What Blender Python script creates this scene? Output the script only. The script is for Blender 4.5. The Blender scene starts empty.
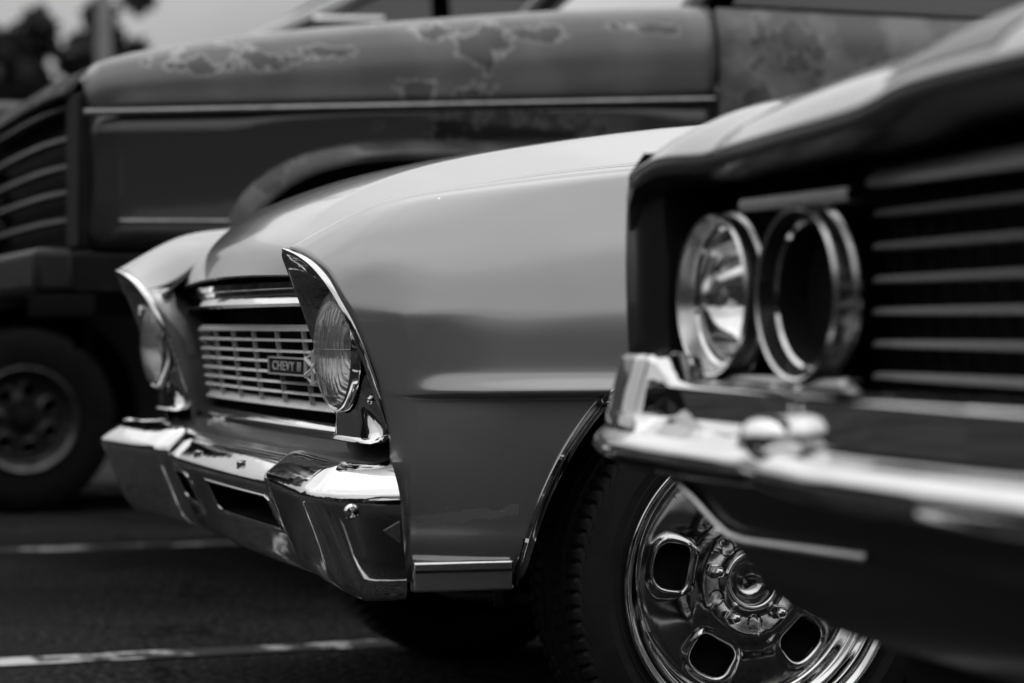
import bpy, math, random
import numpy as np
from mathutils import Vector, Matrix
R = math.radians
random.seed(7); rng = np.random.default_rng(7)
C = bpy.context.scene.collection
SC = bpy.context.scene

# ------------------------------------------------------------------ camera
cam = bpy.data.cameras.new('camera'); camo = bpy.data.objects.new('camera', cam); C.objects.link(camo)
SC.camera = camo
CAM = Vector((1.572, 3.964, .70)); PH = R(20)
camo.location = CAM
fwd = Vector((-math.sin(PH), -math.cos(PH), -16.5/2300))
camo.rotation_euler = fwd.to_track_quat('-Z', 'Y').to_euler()
cam.sensor_width = 36; cam.lens = 36*2300/1024
cam.clip_start = .05; cam.clip_end = 2000
cam.dof.use_dof = True; cam.dof.focus_distance = 3.42; cam.dof.aperture_fstop = 3.1
# ------------------------------------------------------------------ world, sun, exposure (a black-and-white photograph: all greys)
SUN_EL, SUN_ROT = R(74), R(200)
W = bpy.data.worlds.new('World'); SC.world = W; W.use_nodes = True
wn = W.node_tree.nodes; wl = W.node_tree.links
for n in list(wn): wn.remove(n)
sky = wn.new('ShaderNodeTexSky'); sky.sky_type = 'NISHITA'; sky.sun_disc = False
sky.sun_elevation = SUN_EL; sky.sun_rotation = SUN_ROT; sky.dust_density = 3; sky.air_density = 1
bw = wn.new('ShaderNodeRGBToBW'); bg = wn.new('ShaderNodeBackground'); wo = wn.new('ShaderNodeOutputWorld')
tc = wn.new('ShaderNodeTexCoord'); mp = wn.new('ShaderNodeMapping'); mp.inputs['Scale'].default_value = (1, 1, 2.6)
no = wn.new('ShaderNodeTexNoise'); no.inputs['Scale'].default_value = 2.2; no.inputs['Detail'].default_value = 6; no.inputs['Roughness'].default_value = .55
rp = wn.new('ShaderNodeMapRange'); rp.inputs[1].default_value = .38; rp.inputs[2].default_value = .66; rp.inputs[3].default_value = .85; rp.inputs[4].default_value = 1.25
mu = wn.new('ShaderNodeMath'); mu.operation = 'MULTIPLY'
wl.new(tc.outputs['Generated'], mp.inputs[0]); wl.new(mp.outputs[0], no.inputs['Vector']); wl.new(no.outputs['Fac'], rp.inputs[0])
# overcast: the sky's own light evened out by cloud, about three times brighter overhead than at the horizon
pw = wn.new('ShaderNodeMath'); pw.operation = 'POWER'; pw.inputs[1].default_value = .3
sz = wn.new('ShaderNodeSeparateXYZ'); el = wn.new('ShaderNodeMapRange'); el.inputs[1].default_value = 0; el.inputs[2].default_value = .5; el.inputs[3].default_value = 1; el.inputs[4].default_value = 2.8
m0 = wn.new('ShaderNodeMath'); m0.operation = 'MULTIPLY'
wl.new(tc.outputs['Generated'], sz.inputs[0]); wl.new(sz.outputs['Z'], el.inputs[0])
wl.new(sky.outputs[0], bw.inputs[0]); wl.new(bw.outputs[0], pw.inputs[0]); wl.new(pw.outputs[0], m0.inputs[0]); wl.new(el.outputs[0], m0.inputs[1])
wl.new(m0.outputs[0], mu.inputs[0]); wl.new(rp.outputs[0], mu.inputs[1])
wl.new(mu.outputs[0], bg.inputs[0]); wl.new(bg.outputs[0], wo.inputs[0]); bg.inputs[1].default_value = .15
sl = bpy.data.lights.new('sun', 'SUN'); sl.energy = .5; sl.angle = R(120); sl.color = (1, 1, 1)
so = bpy.data.objects.new('sun', sl); C.objects.link(so)
# direction towards the sun; the sky's rotation is measured from +Y towards +X
sd = Vector((math.sin(SUN_ROT)*math.cos(SUN_EL), math.cos(SUN_ROT)*math.cos(SUN_EL), math.sin(SUN_EL)))
so.rotation_euler = sd.to_track_quat('Z', 'Y').to_euler(); so.location = (0, 0, 20)
SC.view_settings.view_transform = 'Standard'; SC.view_settings.look = 'None'; SC.view_settings.gamma = 1
SC.view_settings.exposure = .48
SC.cycles.use_denoising = True; SC.cycles.max_bounces = 8; SC.cycles.caustics_reflective = False; SC.cycles.caustics_refractive = True; SC.cycles.blur_glossy = .5

# ------------------------------------------------------------------ materials
def mat(name, v, rough=.5, metal=0, coat=0, coat_rough=.03, spec=.5, bump=0, bscale=40, var=0, vscale=6, dirt=0, trans=0, ior=1.45, rvar=0):
    m = bpy.data.materials.new(name); m.use_nodes = True
    n = m.node_tree.nodes; l = m.node_tree.links; b = n['Principled BSDF']
    b.inputs['Base Color'].default_value = (v, v, v, 1); b.inputs['Roughness'].default_value = rough
    b.inputs['Metallic'].default_value = metal; b.inputs['Coat Weight'].default_value = coat
    b.inputs['Coat Roughness'].default_value = coat_rough; b.inputs['Specular IOR Level'].default_value = spec
    b.inputs['Transmission Weight'].default_value = trans; b.inputs['IOR'].default_value = ior
    t = n.new('ShaderNodeTexCoord')
    if var or dirt:
        x = n.new('ShaderNodeTexNoise'); x.inputs['Scale'].default_value = vscale; x.inputs['Detail'].default_value = 8
        l.new(t.outputs['Object'], x.inputs['Vector'])
        r = n.new('ShaderNodeMapRange'); r.inputs[1].default_value = .3; r.inputs[2].default_value = .7
        r.inputs[3].default_value = v*(1-var); r.inputs[4].default_value = v*(1+var)
        l.new(x.outputs['Fac'], r.inputs[0]); l.new(r.outputs[0], b.inputs['Base Color'])
        if rvar:
            q = n.new('ShaderNodeMapRange'); q.inputs[1].default_value = .35; q.inputs[2].default_value = .7
            q.inputs[3].default_value = rough; q.inputs[4].default_value = rough+rvar
            l.new(x.outputs['Fac'], q.inputs[0]); l.new(q.outputs[0], b.inputs['Roughness'])
    if bump:
        x = n.new('ShaderNodeTexNoise'); x.inputs['Scale'].default_value = bscale; x.inputs['Detail'].default_value = 4
        l.new(t.outputs['Object'], x.inputs['Vector'])
        u = n.new('ShaderNodeBump'); u.inputs['Strength'].default_value = 1; u.inputs['Distance'].default_value = bump
        l.new(x.outputs['Fac'], u.inputs['Height']); l.new(u.outputs[0], b.inputs['Normal'])
    return m

M = {}
M['chrome'] = mat('chrome', .82, .03, 1, var=.06, vscale=14, bump=.0007, bscale=8, rvar=.05)
M['wheel_chrome'] = mat('wheel_chrome', .72, .12, 1, var=.06, vscale=12)
M['chrome_clean'] = mat('chrome_clean', .8, .05, 1, var=.03, vscale=10)
M['bright'] = mat('brushed_trim', .75, .25, 1, var=.1, vscale=60)
M['dull_bright'] = mat('dulled_trim', .35, .35, .9, var=.2, vscale=30)
M['inner'] = mat('flat_grey_paint', .22, .6, 0, spec=.2, var=.2, vscale=20)
M['aluminium'] = mat('cast_aluminium', .45, .35, 1, var=.15, vscale=30, bump=.0008, bscale=120)
M['black'] = mat('black_paint', .010, .35, 0, coat=.25, bump=.0003, bscale=15)
M['matte'] = mat('matte_black', .012, .8, spec=.25, var=.3, vscale=20)
M['rubber'] = mat('tyre_rubber', .03, .6, spec=.35, var=.25, vscale=25, bump=.0006, bscale=150)
M['reflector'] = mat('reflector', .97, .1, 1)
M['silver'] = mat('silver_paint', .8, .35, .35, var=.08, vscale=40)
M['bulb'] = mat('bulb_shield', .5, .3, 1)
M['dark_glass'] = mat('window_glass', .02, .03, 0, spec=.8, coat=1)
M['pale_glass'] = mat('sky_pale_windscreen', .32, .25, 0, coat=1)  # sky reflection put into the glass as a pale base colour
M['bark'] = mat('bark', .05, .9, var=.4, vscale=12, bump=.02, bscale=8)
M['leaf'] = mat('leaf', .035, .6, var=.6, vscale=2)
M['pole'] = mat('galvanised_steel', .35, .5, .6, var=.1)
M['seat'] = mat('seat_vinyl', .03, .5)

def paint(name, v, metal=.55, rough=.32, scratches=True):
    m = mat(name, v, rough, metal, coat=.85, coat_rough=.035, bump=.00018, bscale=3.5, var=.035, vscale=5)
    n = m.node_tree.nodes; l = m.node_tree.links; b = n['Principled BSDF']
    if scratches:                      # little stone chips and dust specks
        t = n.new('ShaderNodeTexCoord'); vo = n.new('ShaderNodeTexVoronoi'); vo.inputs['Scale'].default_value = 26
        l.new(t.outputs['Object'], vo.inputs['Vector'])
        r = n.new('ShaderNodeMapRange'); r.inputs[1].default_value = .035; r.inputs[2].default_value = .06; r.inputs[3].default_value = 1; r.inputs[4].default_value = 0
        no2 = n.new('ShaderNodeTexNoise'); no2.inputs['Scale'].default_value = 4; l.new(t.outputs['Object'], no2.inputs['Vector'])
        g = n.new('ShaderNodeMath'); g.operation = 'GREATER_THAN'; g.inputs[1].default_value = .56; l.new(no2.outputs['Fac'], g.inputs[0])
        k = n.new('ShaderNodeMath'); k.operation = 'MULTIPLY'; l.new(r.outputs[0], k.inputs[0]); l.new(g.outputs[0], k.inputs[1])
        l.new(vo.outputs['Distance'], r.inputs[0])
        src = b.inputs['Base Color'].links[0].from_socket
        mx = n.new('ShaderNodeMix'); mx.data_type = 'RGBA'; l.new(k.outputs[0], mx.inputs['Factor']); l.new(src, mx.inputs['A'])
        mx.inputs['B'].default_value = (v*1.9, v*1.9, v*1.9, 1); l.new(mx.outputs['Result'], b.inputs['Base Color'])
    return m
M['nova'] = paint('grey_metallic_paint', .40, .6, .2)
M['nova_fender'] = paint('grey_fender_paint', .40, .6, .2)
def reflection_streak(m, v):                      # pale crackled parking-line reflection, painted into the lower fender colour
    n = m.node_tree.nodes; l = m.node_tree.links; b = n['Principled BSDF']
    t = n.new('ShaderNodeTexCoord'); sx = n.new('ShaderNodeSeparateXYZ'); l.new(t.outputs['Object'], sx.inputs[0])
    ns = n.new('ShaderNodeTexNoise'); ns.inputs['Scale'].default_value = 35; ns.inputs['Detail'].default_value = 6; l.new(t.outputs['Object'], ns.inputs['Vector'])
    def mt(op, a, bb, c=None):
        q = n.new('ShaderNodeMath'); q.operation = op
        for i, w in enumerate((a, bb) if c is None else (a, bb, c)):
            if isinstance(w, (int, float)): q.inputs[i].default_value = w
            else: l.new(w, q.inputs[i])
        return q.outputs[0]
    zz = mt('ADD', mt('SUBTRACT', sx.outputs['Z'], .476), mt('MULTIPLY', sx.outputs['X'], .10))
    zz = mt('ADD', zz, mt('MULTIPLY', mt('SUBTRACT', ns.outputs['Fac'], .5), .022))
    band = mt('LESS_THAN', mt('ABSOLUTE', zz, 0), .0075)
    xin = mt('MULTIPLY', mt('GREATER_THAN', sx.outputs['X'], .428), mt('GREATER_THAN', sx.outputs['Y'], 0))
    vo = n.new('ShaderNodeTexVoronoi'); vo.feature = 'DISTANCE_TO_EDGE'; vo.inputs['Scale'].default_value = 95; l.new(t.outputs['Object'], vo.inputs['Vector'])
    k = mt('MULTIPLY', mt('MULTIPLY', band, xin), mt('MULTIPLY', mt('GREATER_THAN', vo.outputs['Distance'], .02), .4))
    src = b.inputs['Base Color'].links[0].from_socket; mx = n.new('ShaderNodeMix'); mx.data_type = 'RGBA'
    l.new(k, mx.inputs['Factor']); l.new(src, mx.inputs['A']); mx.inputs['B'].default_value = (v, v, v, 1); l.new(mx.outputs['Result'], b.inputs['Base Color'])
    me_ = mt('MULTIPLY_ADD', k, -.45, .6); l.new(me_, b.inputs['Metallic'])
reflection_streak(M['nova_fender'], .36)
M['chev'] = paint('dark_metallic_paint', .20, .8, .22, False)
M['chevtop'] = paint('charcoal_paint', .10, .5, .3, False)
M['van'] = paint('dark_van_paint', .02, .2, .3, False)

def lens_mat():
    m = bpy.data.materials.new('fluted_lens'); m.use_nodes = True
    n = m.node_tree.nodes; l = m.node_tree.links; b = n['Principled BSDF']
    b.inputs['Base Color'].default_value = (.95, .95, .95, 1); b.inputs['Roughness'].default_value = .04
    b.inputs['Transmission Weight'].default_value = .75; b.inputs['IOR'].default_value = 1.4; b.inputs['Coat Weight'].default_value = .5
    t = n.new('ShaderNodeTexCoord')
    br = n.new('ShaderNodeTexBrick'); br.inputs['Scale'].default_value = 1; br.offset = .0
    br.inputs['Brick Width'].default_value = .022; br.inputs['Row Height'].default_value = .034; br.inputs['Mortar Size'].default_value = .0009
    br.inputs['Mortar Smooth'].default_value = .6
    sx = n.new('ShaderNodeSeparateXYZ'); cb = n.new('ShaderNodeCombineXYZ')
    l.new(t.outputs['Object'], sx.inputs[0]); l.new(sx.outputs['Y'], cb.inputs['X']); l.new(sx.outputs['Z'], cb.inputs['Y'])
    l.new(cb.outputs[0], br.inputs['Vector'])
    wv = n.new('ShaderNodeMath'); wv.operation = 'SINE'; ml = n.new('ShaderNodeMath'); ml.operation = 'MULTIPLY'; ml.inputs[1].default_value = 2*math.pi/.0095
    l.new(sx.outputs['Y'], ml.inputs[0]); l.new(ml.outputs[0], wv.inputs[0])
    ad = n.new('ShaderNodeMath'); ad.operation = 'MULTIPLY_ADD'; ad.inputs[1].default_value = .45; l.new(wv.outputs[0], ad.inputs[0])
    l.new(br.outputs['Fac'], ad.inputs[2])
    u = n.new('ShaderNodeBump'); u.inputs['Strength'].default_value = 1; u.inputs['Distance'].default_value = .0035
    l.new(ad.outputs[0], u.inputs['Height']); l.new(u.outputs[0], b.inputs['Normal'])
    return m
M['lens'] = lens_mat()
M['clear'] = mat('clear_lens', .95, .02, trans=1, ior=1.3)

def asphalt():
    m = bpy.data.materials.new('asphalt'); m.use_nodes = True
    n = m.node_tree.nodes; l = m.node_tree.links; b = n['Principled BSDF']; b.inputs['Roughness'].default_value = .9; b.inputs['Specular IOR Level'].default_value = .12
    t = n.new('ShaderNodeTexCoord')
    a = n.new('ShaderNodeTexNoise'); a.inputs['Scale'].default_value = 55; a.inputs['Detail'].default_value = 6
    c = n.new('ShaderNodeTexNoise'); c.inputs['Scale'].default_value = .9; c.inputs['Detail'].default_value = 7
    d = n.new('ShaderNodeTexNoise'); d.inputs['Scale'].default_value = 3; d.inputs['Detail'].default_value = 3
    for x in (a, c, d): l.new(t.outputs['Object'], x.inputs['Vector'])
    va = n.new('ShaderNodeVectorMath'); va.operation = 'SCALE'; va.inputs['Scale'].default_value = .6; l.new(d.outputs['Color'], va.inputs[0])
    vb = n.new('ShaderNodeVectorMath'); vb.operation = 'ADD'; l.new(va.outputs[0], vb.inputs[0]); l.new(t.outputs['Object'], vb.inputs[1])
    vo = n.new('ShaderNodeTexVoronoi'); vo.feature = 'DISTANCE_TO_EDGE'; vo.inputs['Scale'].default_value = 1.7; l.new(vb.outputs[0], vo.inputs['Vector'])
    ck = n.new('ShaderNodeMapRange'); ck.inputs[1].default_value = .004; ck.inputs[2].default_value = .03; ck.inputs[3].default_value = .12; ck.inputs[4].default_value = 1; l.new(vo.outputs['Distance'], ck.inputs[0])
    r1 = n.new('ShaderNodeMapRange'); r1.inputs[1].default_value = .42; r1.inputs[2].default_value = .68; r1.inputs[3].default_value = .003; r1.inputs[4].default_value = .05; l.new(a.outputs['Fac'], r1.inputs[0])
    r2 = n.new('ShaderNodeMapRange'); r2.inputs[1].default_value = .3; r2.inputs[2].default_value = .7; r2.inputs[3].default_value = .4; r2.inputs[4].default_value = 1.9; l.new(c.outputs['Fac'], r2.inputs[0])
    m1 = n.new('ShaderNodeMath'); m1.operation = 'MULTIPLY'; l.new(r1.outputs[0], m1.inputs[0]); l.new(r2.outputs[0], m1.inputs[1])
    m2 = n.new('ShaderNodeMath'); m2.operation = 'MULTIPLY'; l.new(m1.outputs[0], m2.inputs[0]); l.new(ck.outputs[0], m2.inputs[1])
    l.new(m2.outputs[0], b.inputs['Base Color'])
    u = n.new('ShaderNodeBump'); u.inputs['Distance'].default_value = .006; l.new(m2.outputs[0], u.inputs['Height']); u.inputs['Strength'].default_value = 1
    u2 = n.new('ShaderNodeBump'); u2.inputs['Distance'].default_value = .004; l.new(a.outputs['Fac'], u2.inputs['Height']); l.new(u2.outputs[0], b.inputs['Normal'])
    return m
M['asphalt'] = asphalt()
def line_paint():
    m = mat('worn_line_paint', .5, .7)
    n = m.node_tree.nodes; l = m.node_tree.links; b = n['Principled BSDF']
    t = n.new('ShaderNodeTexCoord'); a = n.new('ShaderNodeTexNoise'); a.inputs['Scale'].default_value = 6; a.inputs['Detail'].default_value = 10; a.inputs['Roughness'].default_value = .7
    l.new(t.outputs['Object'], a.inputs['Vector'])
    r = n.new('ShaderNodeMapRange'); r.inputs[1].default_value = .46; r.inputs[2].default_value = .54; r.inputs[3].default_value = .05; r.inputs[4].default_value = .75
    g = n.new('ShaderNodeTexNoise'); g.inputs['Scale'].default_value = 1.9; g.inputs['Detail'].default_value = 6; l.new(t.outputs['Object'], g.inputs['Vector'])
    q = n.new('ShaderNodeMath'); q.operation = 'MULTIPLY_ADD'; q.inputs[1].default_value = .9; q.inputs[2].default_value = -.44; l.new(g.outputs['Fac'], q.inputs[0])
    ad = n.new('ShaderNodeMath'); ad.operation = 'ADD'; l.new(a.outputs['Fac'], ad.inputs[0]); l.new(q.outputs[0], ad.inputs[1])
    l.new(ad.outputs[0], r.inputs[0]); l.new(r.outputs[0], b.inputs['Base Color']); return m
M['line'] = line_paint()

def rusty(name, base, worn, edge, blobs, metal=.3, rough=.35, coat=.6, extra=.0):
    """paint with worn patches of their own shape: blobs = (x, z, rx, rz, kind) in the thing's coordinates"""
    m = mat(name, base, rough, metal, coat=coat, coat_rough=.08, bump=.0006, bscale=6)
    n = m.node_tree.nodes; l = m.node_tree.links; b = n['Principled BSDF']
    t = n.new('ShaderNodeTexCoord')
    d = n.new('ShaderNodeTexNoise'); d.inputs['Scale'].default_value = 17; d.inputs['Detail'].default_value = 9; d.inputs['Roughness'].default_value = .6; l.new(t.outputs['Object'], d.inputs['Vector'])
    sb = n.new('ShaderNodeMath'); sb.operation = 'SUBTRACT'; sb.inputs[1].default_value = .5; l.new(d.outputs['Fac'], sb.inputs[0])
    sx = n.new('ShaderNodeSeparateXYZ'); l.new(t.outputs['Object'], sx.inputs[0])
    def mth(op, a, c=None, v=None):
        q = n.new('ShaderNodeMath'); q.operation = op; l.new(a, q.inputs[0])
        if c is not None: l.new(c, q.inputs[1])
        if v is not None: q.inputs[1].default_value = v
        return q.outputs[0]
    best = None
    for (bx, bz, rx, rz) in blobs:
        dx = mth('MULTIPLY', mth('SUBTRACT', sx.outputs['X'], v=bx), v=1/rx); dz = mth('MULTIPLY', mth('SUBTRACT', sx.outputs['Z'], v=bz), v=1/rz)
        dd = mth('SQRT', mth('ADD', mth('POWER', mth('ABSOLUTE', dx), v=2), mth('POWER', mth('ABSOLUTE', dz), v=2)))
        best = dd if best is None else mth('MINIMUM', best, dd)
    f = mth('ADD', best, mth('MULTIPLY', sb.outputs[0], v=5.0))
    r = n.new('ShaderNodeValToRGB'); l.new(mth('MULTIPLY', f, v=.5), r.inputs[0])
    e = r.color_ramp.elements; e[0].position = 0; e[0].color = (worn,)*3+(1,); e[1].position = 1; e[1].color = (base,)*3+(1,)
    for p, v in ((.36, worn), (.42, edge), (.50, edge*.8+base*.2), (.53, base)):
        q = e.new(p); q.color = (v, v, v, 1)
    l.new(r.outputs[0], b.inputs['Base Color'])
    if extra:
        g = n.new('ShaderNodeTexNoise'); g.inputs['Scale'].default_value = 7; g.inputs['Detail'].default_value = 8; l.new(t.outputs['Object'], g.inputs['Vector'])
        rr = n.new('ShaderNodeMapRange'); rr.inputs[1].default_value = .45; rr.inputs[2].default_value = .62; rr.inputs[3].default_value = 1-extra; rr.inputs[4].default_value = 1+extra; l.new(g.outputs['Fac'], rr.inputs[0])
        mm = n.new('ShaderNodeMix'); mm.data_type = 'RGBA'; mm.blend_type = 'MULTIPLY'; mm.inputs['Factor'].default_value = 1
        l.new(r.outputs[0], mm.inputs['A']); l.new(rr.outputs[0], mm.inputs['B']); l.new(mm.outputs['Result'], b.inputs['Base Color'])
    return m

# ------------------------------------------------------------------ mesh helpers
def pchip(xs, ys, x):
    xs = np.asarray(xs, float); ys = np.asarray(ys, float); x = np.asarray(x, float)
    if xs[0] > xs[-1]: xs = xs[::-1]; ys = ys[::-1]
    h = np.diff(xs); d = np.diff(ys)/h; s = np.zeros_like(ys)
    for i in range(1, len(xs)-1):
        if d[i-1]*d[i] > 0:
            w1 = 2*h[i]+h[i-1]; w2 = h[i]+2*h[i-1]; s[i] = (w1+w2)/(w1/d[i-1]+w2/d[i])
    s[0] = d[0]; s[-1] = d[-1]
    x = np.clip(x, xs[0], xs[-1]); i = np.clip(np.searchsorted(xs, x)-1, 0, len(h)-1)
    t = (x-xs[i])/h[i]; hh = h[i]
    return (2*t**3-3*t**2+1)*ys[i]+(t**3-2*t**2+t)*hh*s[i]+(-2*t**3+3*t**2)*ys[i+1]+(t**3-t**2)*hh*s[i+1]

class MB:
    def __init__(s): s.v = []; s.f = []
    def grid(s, P, cu=False, cv=False, flip=False, skip=None):
        P = np.asarray(P, float); n, m = P.shape[:2]; o = len(s.v); s.v += [tuple(p) for p in P.reshape(-1, 3)]
        for i in range(n if cu else n-1):
            for j in range(m if cv else m-1):
                if skip and skip(i, j): continue
                a, b, c, d = o+i*m+j, o+((i+1) % n)*m+j, o+((i+1) % n)*m+(j+1) % m, o+i*m+(j+1) % m
                s.f.append((a, d, c, b) if flip else (a, b, c, d))
        return s
    def poly(s, pts, flip=False):
        o = len(s.v); s.v += [tuple(p) for p in pts]; q = list(range(o, o+len(pts))); s.f.append(tuple(q[::-1] if flip else q)); return s
    def box(s, c, d, rz=0, ry=0):
        c = Vector(c); mt = Matrix.Rotation(rz, 3, 'Z') @ Matrix.Rotation(ry, 3, 'Y'); o = len(s.v)
        for x in (-.5, .5):
            for y in (-.5, .5):
                for z in (-.5, .5): s.v.append(tuple(c+mt @ Vector((x*d[0], y*d[1], z*d[2]))))
        s.f += [tuple(o+k for k in q) for q in ((0, 1, 3, 2), (4, 6, 7, 5), (0, 4, 5, 1), (2, 3, 7, 6), (0, 2, 6, 4), (1, 5, 7, 3))]; return s
    def tube(s, pts, r, n=10, closed=False, caps=True, sq=None):
        pts = [Vector(p) for p in pts]; N = len(pts); rs = r if hasattr(r, '__len__') else [r]*N; rings = []
        up = None
        for i, p in enumerate(pts):
            a = pts[(i-1) % N] if (closed or i > 0) else p; b = pts[(i+1) % N] if (closed or i < N-1) else p
            t = (b-a).normalized()
            if up is None: up = Vector((0, 0, 1)) if abs(t.z) < .9 else Vector((0, 1, 0))
            u = (up-t*up.dot(t)).normalized(); up = u; w = t.cross(u)
            ang = [2*math.pi*k/n for k in range(n)]
            kx, ky = sq or (1, 1)
            rings.append([p+u*(math.cos(q)*rs[i]*ky)+w*(math.sin(q)*rs[i]*kx) for q in ang])
        s.grid([[tuple(q) for q in r_] for r_ in rings], cu=closed, cv=True)
        if caps and not closed: s.poly([tuple(q) for q in rings[0]]); s.poly([tuple(q) for q in rings[-1]], True)
        return s
    def lathe(s, prof, c=(0, 0, 0), axis='y', n=64, sgn=1):
        """prof = (radius, offset along the axis)"""
        P = []
        for r, h in prof:
            row = []
            for k in range(n):
                a = 2*math.pi*k/n; u, w = r*math.cos(a), r*math.sin(a)
                row.append((c[0]+u, c[1]+sgn*h, c[2]+w) if axis == 'y' else (c[0]+sgn*h, c[1]+u, c[2]+w) if axis == 'x' else (c[0]+u, c[1]+w, c[2]+h))
            P.append(row)
        return s.grid(P, cv=True)
    def mirror(s):
        m = MB(); m.v = [(x, -y, z) for x, y, z in s.v]; m.f = [tuple(reversed(f)) for f in s.f]; return m
    def off(s, o):
        s.v = [(x+o[0], y+o[1], z+o[2]) for x, y, z in s.v]; return s
    def build(s, name, m, parent=None, smooth=True, solid=0, bevel=0, label=None, angle=35, seg=2, weld=True):
        me = bpy.data.meshes.new(name); me.from_pydata([tuple(map(float, p)) for p in s.v], [], s.f); me.validate(); 
        import bmesh
        bm = bmesh.new(); bm.from_mesh(me)
        if weld: bmesh.ops.remove_doubles(bm, verts=bm.verts, dist=1e-5)
        bmesh.ops.recalc_face_normals(bm, faces=bm.faces); bm.to_mesh(me); bm.free()
        me.materials.append(m); o = bpy.data.objects.new(name, me); C.objects.link(o)
        if parent: o.parent = parent
        if smooth:
            for p in me.polygons: p.use_smooth = True
            if angle < 180:
                me.set_sharp_from_angle(angle=R(angle))
        if solid: q = o.modifiers.new('solid', 'SOLIDIFY'); q.thickness = solid; q.offset = -1
        if bevel: q = o.modifiers.new('bevel', 'BEVEL'); q.width = bevel; q.segments = seg; q.limit_method = 'ANGLE'; q.harden_normals = False
        if label: o['label'] = label
        return o

def thing(name, label, cat, loc=(0, 0, 0), group=None):
    o = bpy.data.objects.new(name, None); C.objects.link(o); o.location = loc; o['label'] = label; o['category'] = cat
    if group: o['group'] = group
    return o
def structure(o): o['kind'] = 'structure'; return o

def text_mesh(body, size, depth, name, m, parent, mtx):
    cu = bpy.data.curves.new(name, 'FONT'); cu.body = body; cu.size = size; cu.extrude = depth; cu.align_x = 'CENTER'; cu.align_y = 'CENTER'; cu.space_character = 1.1; cu.offset = size*.015
    t = bpy.data.objects.new(name, cu); C.objects.link(t); bpy.context.view_layer.update()
    me = bpy.data.meshes.new_from_object(t.evaluated_get(bpy.context.evaluated_depsgraph_get())); bpy.data.objects.remove(t)
    me.transform(mtx); me.materials.clear(); me.materials.append(m)
    o = bpy.data.objects.new(name, me); C.objects.link(o); o.parent = parent; return o

# ------------------------------------------------------------------ ground and parking lines
g = MB(); 
xs = [-400, -60, -20, 20, 60, 400]; g.grid([[(x, y, 0) for y in xs] for x in xs])
structure(g.build('ground', M['asphalt'], smooth=False))
LN = ((-5.65, 0), (-3.25, .0), (-.86, 0), (1.55, 0), (3.95, 0), (6.35, 0))
for y, _ in LN:
    l = MB(); l.grid([[(x, y+w, .004) for w in (-.055, .055)] for x in np.linspace(-4.2, 1.35, 12)]); structure(l.build('painted_parking_line', M['line'], smooth=False))

# ------------------------------------------------------------------ wheels
def tyre(mb, c, ro, ri, w, sgn, tread=84):
    """c = centre of the tyre; sgn = side of its outer face; blocks cut round the shoulder"""
    n = tread*4; P = []
    prof = [(ri-.004, w*.40, 0), (ri+.006, w*.47, 0), (ri+.02, w*.5, 0), (ri+.024, w*.503, 0), (ri+.0255, w*.515, 0), (ri+.0275, w*.515, 0), (ri+.029, w*.508, 0), (ri+(ro-ri)*.45, w*.535, 0), (ro-.030, w*.515, 0), (ro-.022, w*.5, 0),
            (ro-.019, w*.495, .0), (ro-.012, w*.475, .9), (ro-.005, w*.45, 1), (ro-.001, w*.41, 1), (ro, w*.33, 1), (ro, w*.31, 0), (ro-.007, w*.305, 0), (ro-.007, w*.275, 0), (ro+.0006, w*.27, 0),
            (ro+.001, w*.26, .5), (ro+.001, w*.13, .5), (ro+.001, w*.12, 0), (ro-.007, w*.115, 0), (ro-.007, w*.085, 0), (ro+.001, w*.08, 0)]
    full = prof + [(r, -h, k) for r, h, k in reversed(prof)]
    for r, h, k in full:
        row = []
        for i in range(n):
            a = 2*math.pi*i/n; ph = i % 4; rr = r-(.006*k if ph == 0 else 0)
            a2 = a + (.35*h/w*k/ro*.12)
            row.append((c[0]+rr*math.cos(a2), c[1]+sgn*h, c[2]+rr*math.sin(a2)))
        P.append(row)
    mb.grid(P, cv=True)

def slotted_disc(mb, R0, R1, rc, hr, ht, c, sgn, prof, phase=0, nsl=5, K=14, N=72):
    """wheel centre with nsl rounded slots: every sector is mapped outwards from its slot's outline"""
    sec = 2*math.pi/nsl
    for q in range(nsl):
        th0 = phase+q*sec; rows = []
        for i in range(N):
            a = 2*math.pi*i/N; ca, sa = math.cos(a), math.sin(a); p = 3.4
            k = (abs(ca)**p+abs(sa)**p)**(-1/p); du, dt = hr*k*ca, ht*k*sa
            # boundary in (r, theta): rectangle
            kk = min((R1-rc)/abs(ca) if ca > 1e-6 else 1e9, (rc-R0)/abs(ca) if ca < -1e-6 else 1e9, (sec/2*rc)/abs(sa) if abs(sa) > 1e-6 else 1e9)
            bu, bt = kk*ca, kk*sa; row = []
            row.append((rc+du*.95, dt*.95/(rc+du), -.005+prof(rc, 0)-.045)); row.append((rc+du*.95, dt*.95/(rc+du), prof(rc, 0)-.012))
            for j in range(K):
                s_ = (j/(K-1))**1.5; r = rc+du+(bu-du)*s_; t = dt/(rc+du)+(bt/rc-dt/(rc+du))*s_
                dist = math.hypot(r-rc-du, (t-dt/(rc+du))*rc)
                lip = .0065*math.exp(-((dist-.006)/.0055)**2)
                row.append((r, t, prof(r, t)+lip-(.004 if j == 0 else 0)))
            rows.append(row)
        mb.grid([[(c[0]+r*math.cos(th0+t), c[1]+sgn*h, c[2]+r*math.sin(th0+t)) for r, t, h in row] for row in rows], cu=True)

def ring_prof(*p): return list(p)

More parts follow.
